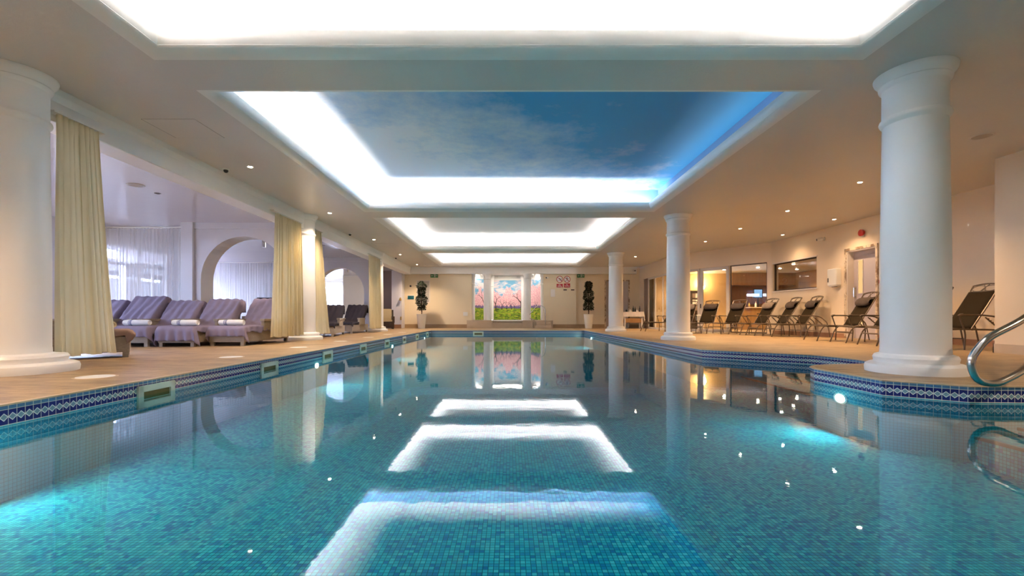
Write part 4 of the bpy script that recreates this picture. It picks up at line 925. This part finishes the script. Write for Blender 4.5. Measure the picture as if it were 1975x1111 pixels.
daybed('mauve towel-covered daybed, leftmost of the five in a row by the sheer curtain', -9.25, 8.9, 90, backh=.97, seed=1)
daybed('mauve daybed with the highest raised back, second from the left in the row of five', -8.38, 8.9, 90, backh=1.06, seed=2)
daybed('mauve towel-covered daybed, third from the left in the row of five', -7.52, 9.0, 91, backh=.96, seed=3)
daybed('mauve towel-covered daybed with low-hanging foot towel, fourth from the left', -6.65, 9.07, 92, backh=1.0, seed=4, drop=.28)
daybed('mauve towel-covered daybed at the right end of the row, partly behind the yellow curtain', -5.79, 9.31, 91, backh=1.02, seed=5)
daybed('charcoal-cushioned daybed just beyond the second left column', -5.62, 13.6, 101, 'charcoal', 'wickerlight', .98, .0, 6, side=.06)
daybed('charcoal-cushioned daybed near the third left column', -5.96, 16.2, 91, 'charcoal', 'wickerlight', 1.05, .0, 7, side=.06)
def roll(label, x, y, z, rz, m='white_towel', L=.5, r=.065):
    t = thing('rolled_towel', label, 'towel', (x, y, z+r), rz)
    bm = B(); rings = []
    n = 20
    for k in range(41):
        u_ = k/40; xx = (u_-.5)*L; rr = r*(1-.12*abs(2*u_-1)**6)+.002*math.sin(k*2)
        rings.append([bm.verts.new((xx, rr*1.05*math.cos(a), rr*.92*math.sin(a))) for a in [2*PI*q/n for q in range(n)]])
    for i, (A, C) in enumerate(zip(rings, rings[1:])):
        for q in range(n):
            f = bm.faces.new((A[q], A[(q+1) % n], C[(q+1) % n], C[q])); f.material_index = 1 if m == 'white_towel' and i in (9, 11, 13) else 0
    for s, R in ((-1, rings[0]), (1, rings[-1])):
        prev = R
        for f_, d in ((.8, -.006), (.62, .004), (.42, -.008), (.2, .003)):
            nx = [bm.verts.new((v.co.x*1+s*d, v.co.y/ (1 if prev is R else 1)*0+R[i].co.y*f_, R[i].co.z*f_)) for i, v in enumerate(R)]
            for q in range(n): bm.faces.new((prev[q], prev[(q+1) % n], nx[(q+1) % n], nx[q]))
            prev = nx
        bm.faces.new(prev)
    obj('roll', bm, [m, 'stripe'], t, smooth=50)
roll('tan rolled towel on the brown daybed beside the first yellow curtain', -6.38, 7.15, .412, -.3, 'tan_towel', .42)
roll('white rolled towel with blue stripes on the third daybed of the row', -7.65, 9.35, .415, .05)
roll('white rolled towel with blue stripes on the fourth daybed of the row', -6.62, 9.3, .415, .02)
roll('white rolled towel with blue stripes on the rightmost daybed of the row', -5.86, 9.6, .415, .02)
# wicker armchairs
def armchair(label, x, y, deg, wick, cush, h=.95):
    t = thing('wicker_armchair', label, 'chair', (x, y, 0), math.radians(deg))
    bm = B(); box(bm, -.33, .33, -.33, .33, .06, .36, .02); obj('base', bm, wick, t)
    bm = B(); box(bm, -.35, -.24, -.33, .35, .3, .62, .02); obj('armrest', bm, wick, t)
    bm = B(); box(bm, .24, .35, -.33, .35, .3, .62, .02); obj('armrest', bm, wick, t)
    bm = B(); extr(bm, [(.2, .3), (.3, .3), (.42, h), (.32, h)], -.35, .35, 'X'); obj('backrest', bm, wick, t)
    bm = B(); box(bm, -.24, .24, -.32, .2, .36, .46, .03); obj('seat_cushion', bm, cush, t, smooth=True)
    bm = B(); extr(bm, [(.08, .45), (.19, .45), (.31, h+.03), (.2, h+.05)], -.25, .25, 'X'); bmesh.ops.bevel(bm, geom=list(bm.edges), offset=.03, segments=2, affect='EDGES'); obj('back_cushion', bm, cush, t, smooth=True)
    for a in (-.28, .28):
        for b_ in (-.28, .28): bm = B(); box(bm, a-.03, a+.03, b_-.03, b_+.03, 0, .07); obj('leg', bm, wick, t)
armchair('dark wicker armchair with cream cushions in the far left alcove', -6.1, 22.6, 20, 'wickerdark', 'tan_towel', .95)
armchair('wicker chair with dark top cushion behind the rightmost row daybed, in the arch', -7.35, 13.4, 0, 'wicker', 'charcoal', 1.13)
armchair('wicker chair with dark top cushion behind the fourth row daybed, in the arch', -8.6, 13.6, 0, 'wicker', 'charcoal', 1.05)

# ---------------------------------------------------------------- bronze sling loungers
def sling(label, x, y, deg, pillow='pillow', group='bronze sling loungers'):
    t = thing('sun_lounger', label, 'lounger', (x, y, 0), math.radians(deg), group); hw = .29
    for s in (-1, 1):
        bm = B(); tube(bm, arcpts([(0, s*hw, 0), (.10, s*hw, .27), (.17, s*hw, .37), (.30, s*hw, .385), (.95, s*hw, .37), (1.55, s*hw, .36)], 4, .08), .016, 8, .8); obj('side_rail', bm, 'bronze', t, smooth=True)
        bm = B(); yy = s*(hw+.035)
        tube(bm, arcpts([(.80, yy, 0), (.82, yy, .3), (.72, yy, .60), (.76, yy, .635), (1.1, yy, .63), (1.35, yy, .60), (1.52, yy, .45), (1.55, yy, .36), (1.62, yy, 0)], 5, .09), .015, 8, .8)
        tube(bm, [(.70, yy, .612), (.735, yy, .635), (.78, yy, .642)], [.02, .024, .018], 8); obj('arm_frame', bm, 'bronze', t, smooth=True)
        bm = B(); pts = []
        for k in range(7):
            a = k/6; px, pz = 1.22+.22*a, .56-.2*a; box(bm, px-.006, px+.02, s*hw-.008, s*hw+.008, pz-.02, pz+.012)
        tube(bm, [(1.18, s*hw, .59), (1.46, s*hw, .34)], .012, 6); obj('ratchet', bm, 'bronze', t)
        # backrest stile
        bm = B(); tube(bm, [(.97, s*hw*.93, .38), (1.22, s*hw*.93, .78), (1.46, s*hw*.93, 1.19)], .015, 8); obj('back_stile', bm, 'bronze', t, smooth=True)
    for a_, z_, r_, w_ in ((.085, .25, .014, hw), (.17, .375, .012, hw), (1.5, .36, .012, hw), (.815, .2, .010, hw+.03)):
        bm = B(); tube(bm, [(a_, -w_, z_), (a_, w_, z_)], r_, 8); obj('crossbar', bm, 'bronze', t, smooth=True)
    def seat(u, v): xx = .17+.83*u; return (xx, (v-.5)*2*(hw-.01), .388-.02*math.sin(PI*v)-.012*math.sin(PI*u))
    bm = B(); grid(bm, 12, 6, seat); o = obj('seat_sling', bm, 'sling', t, smooth=True); m = o.modifiers.new('t', 'SOLIDIFY'); m.thickness = .012
    def bk(a, v, d=0):      # a = 0..1 up the back
        p = Vector((.97, 0, .38)).lerp(Vector((1.46, 0, 1.19)), a); return Vector((p.x+d*-.85, (v-.5)*2*hw*.92, p.z+d*.5))
    bm = B(); grid(bm, 12, 6, lambda u, v: bk(.02+.83*u, v, -.02*math.sin(PI*v))); o = obj('back_sling', bm, 'sling', t, smooth=True); m = o.modifiers.new('t', 'SOLIDIFY'); m.thickness = .012
    bm = B()
    tube(bm, [bk(1+.035*math.sin(PI*k/10), k/10) for k in range(11)], .014, 8); tube(bm, [bk(.86, 0), bk(.86, 1)], .010, 8)
    for c_ in (.28, .72):
        tube(bm, [bk(.93+.065*math.sin(q), c_+.25*math.cos(q)) for q in [2*PI*k/16 for k in range(17)]], .006, 6, caps=False)
    tube(bm, [bk(.87, .4), bk(1.02, .6)], .006, 6); tube(bm, [bk(.87, .6), bk(1.02, .4)], .006, 6)
    obj('top_lattice', bm, 'bronze', t, smooth=True)
    if pillow:
        def pl(u, v):
            th = 2*PI*u; e = 1-abs(2*v-1)**5*.55; d = .06+.065*math.cos(th)*e; return bk(.70+.13*math.sin(th)*e, .03+.94*v, d)
        bm = B(); grid(bm, 18, 12, pl); bmesh.ops.remove_doubles(bm, verts=bm.verts, dist=.0005); p = obj('head_pillow', bm, pillow, t, smooth=True)
        bm = B(); grid(bm, 3, 5, lambda u, v: bk(.80+.06*u, .05+.9*v, .018)); obj('pillow_flap', bm, 'darkwood', p)
    return t
sling('bronze lounger alone left of the second right column, head hidden behind it', 5.5, 18.8, 2, None)
sling('bronze lounger with greyed pillow, just right of the second right column', 6.05, 16.85, 44, 'pillowl')
sling('bronze lounger in front of the white double door stile, dark pillow', 6.6, 16.35, 40)
sling('bronze lounger in front of the open glass door below the blue screen', 7.1, 15.85, 28)
sling('bronze lounger below the left end of the dark window, lighter brown pillow', 7.5, 15.22, 9, 'pillowl')
sling('bronze lounger below the right end of the dark window', 7.68, 14.55, -3)
sling('bronze lounger standing just left of the towel dispenser', 7.77, 13.75, -5)
sling('bronze lounger in front of the grey service door', 7.59, 11.5, -5)
sling('bronze lounger whose head is hidden behind the nearest right column', 7.64, 10.6, -5)
sling('bronze lounger without pillow just right of the nearest right column', 7.48, 9.54, -5, None)
sling('bronze lounger without pillow, rightmost, next to the wall pier', 7.45, 8.62, -5, None)
bm = B()
def hang(u, v):
    a = (u-.5)*2; k = min(1, abs(a)/.25); th = a/.25*PI/2 if abs(a) < .25 else math.copysign(PI/2, a)
    return (.34*(v-.5)+.01*math.sin(u*9), .03*math.sin(th), .648+.022*math.cos(th)-max(0, abs(a)-.25)*.26+.004*math.sin(v*20))
grid(bm, 20, 12, hang); o = obj('hung_towel', bm, 'white_towel', smooth=True); o.location = (6.6+.98*math.cos(math.radians(40))-.325*math.sin(math.radians(40)), 16.35+.98*math.sin(math.radians(40))+.325*math.cos(math.radians(40)), .004); o.rotation_euler = (0, 0, math.radians(40))
tag(o, 'grey-white towel hung over a lounger armrest before the white double stile', 'towel')
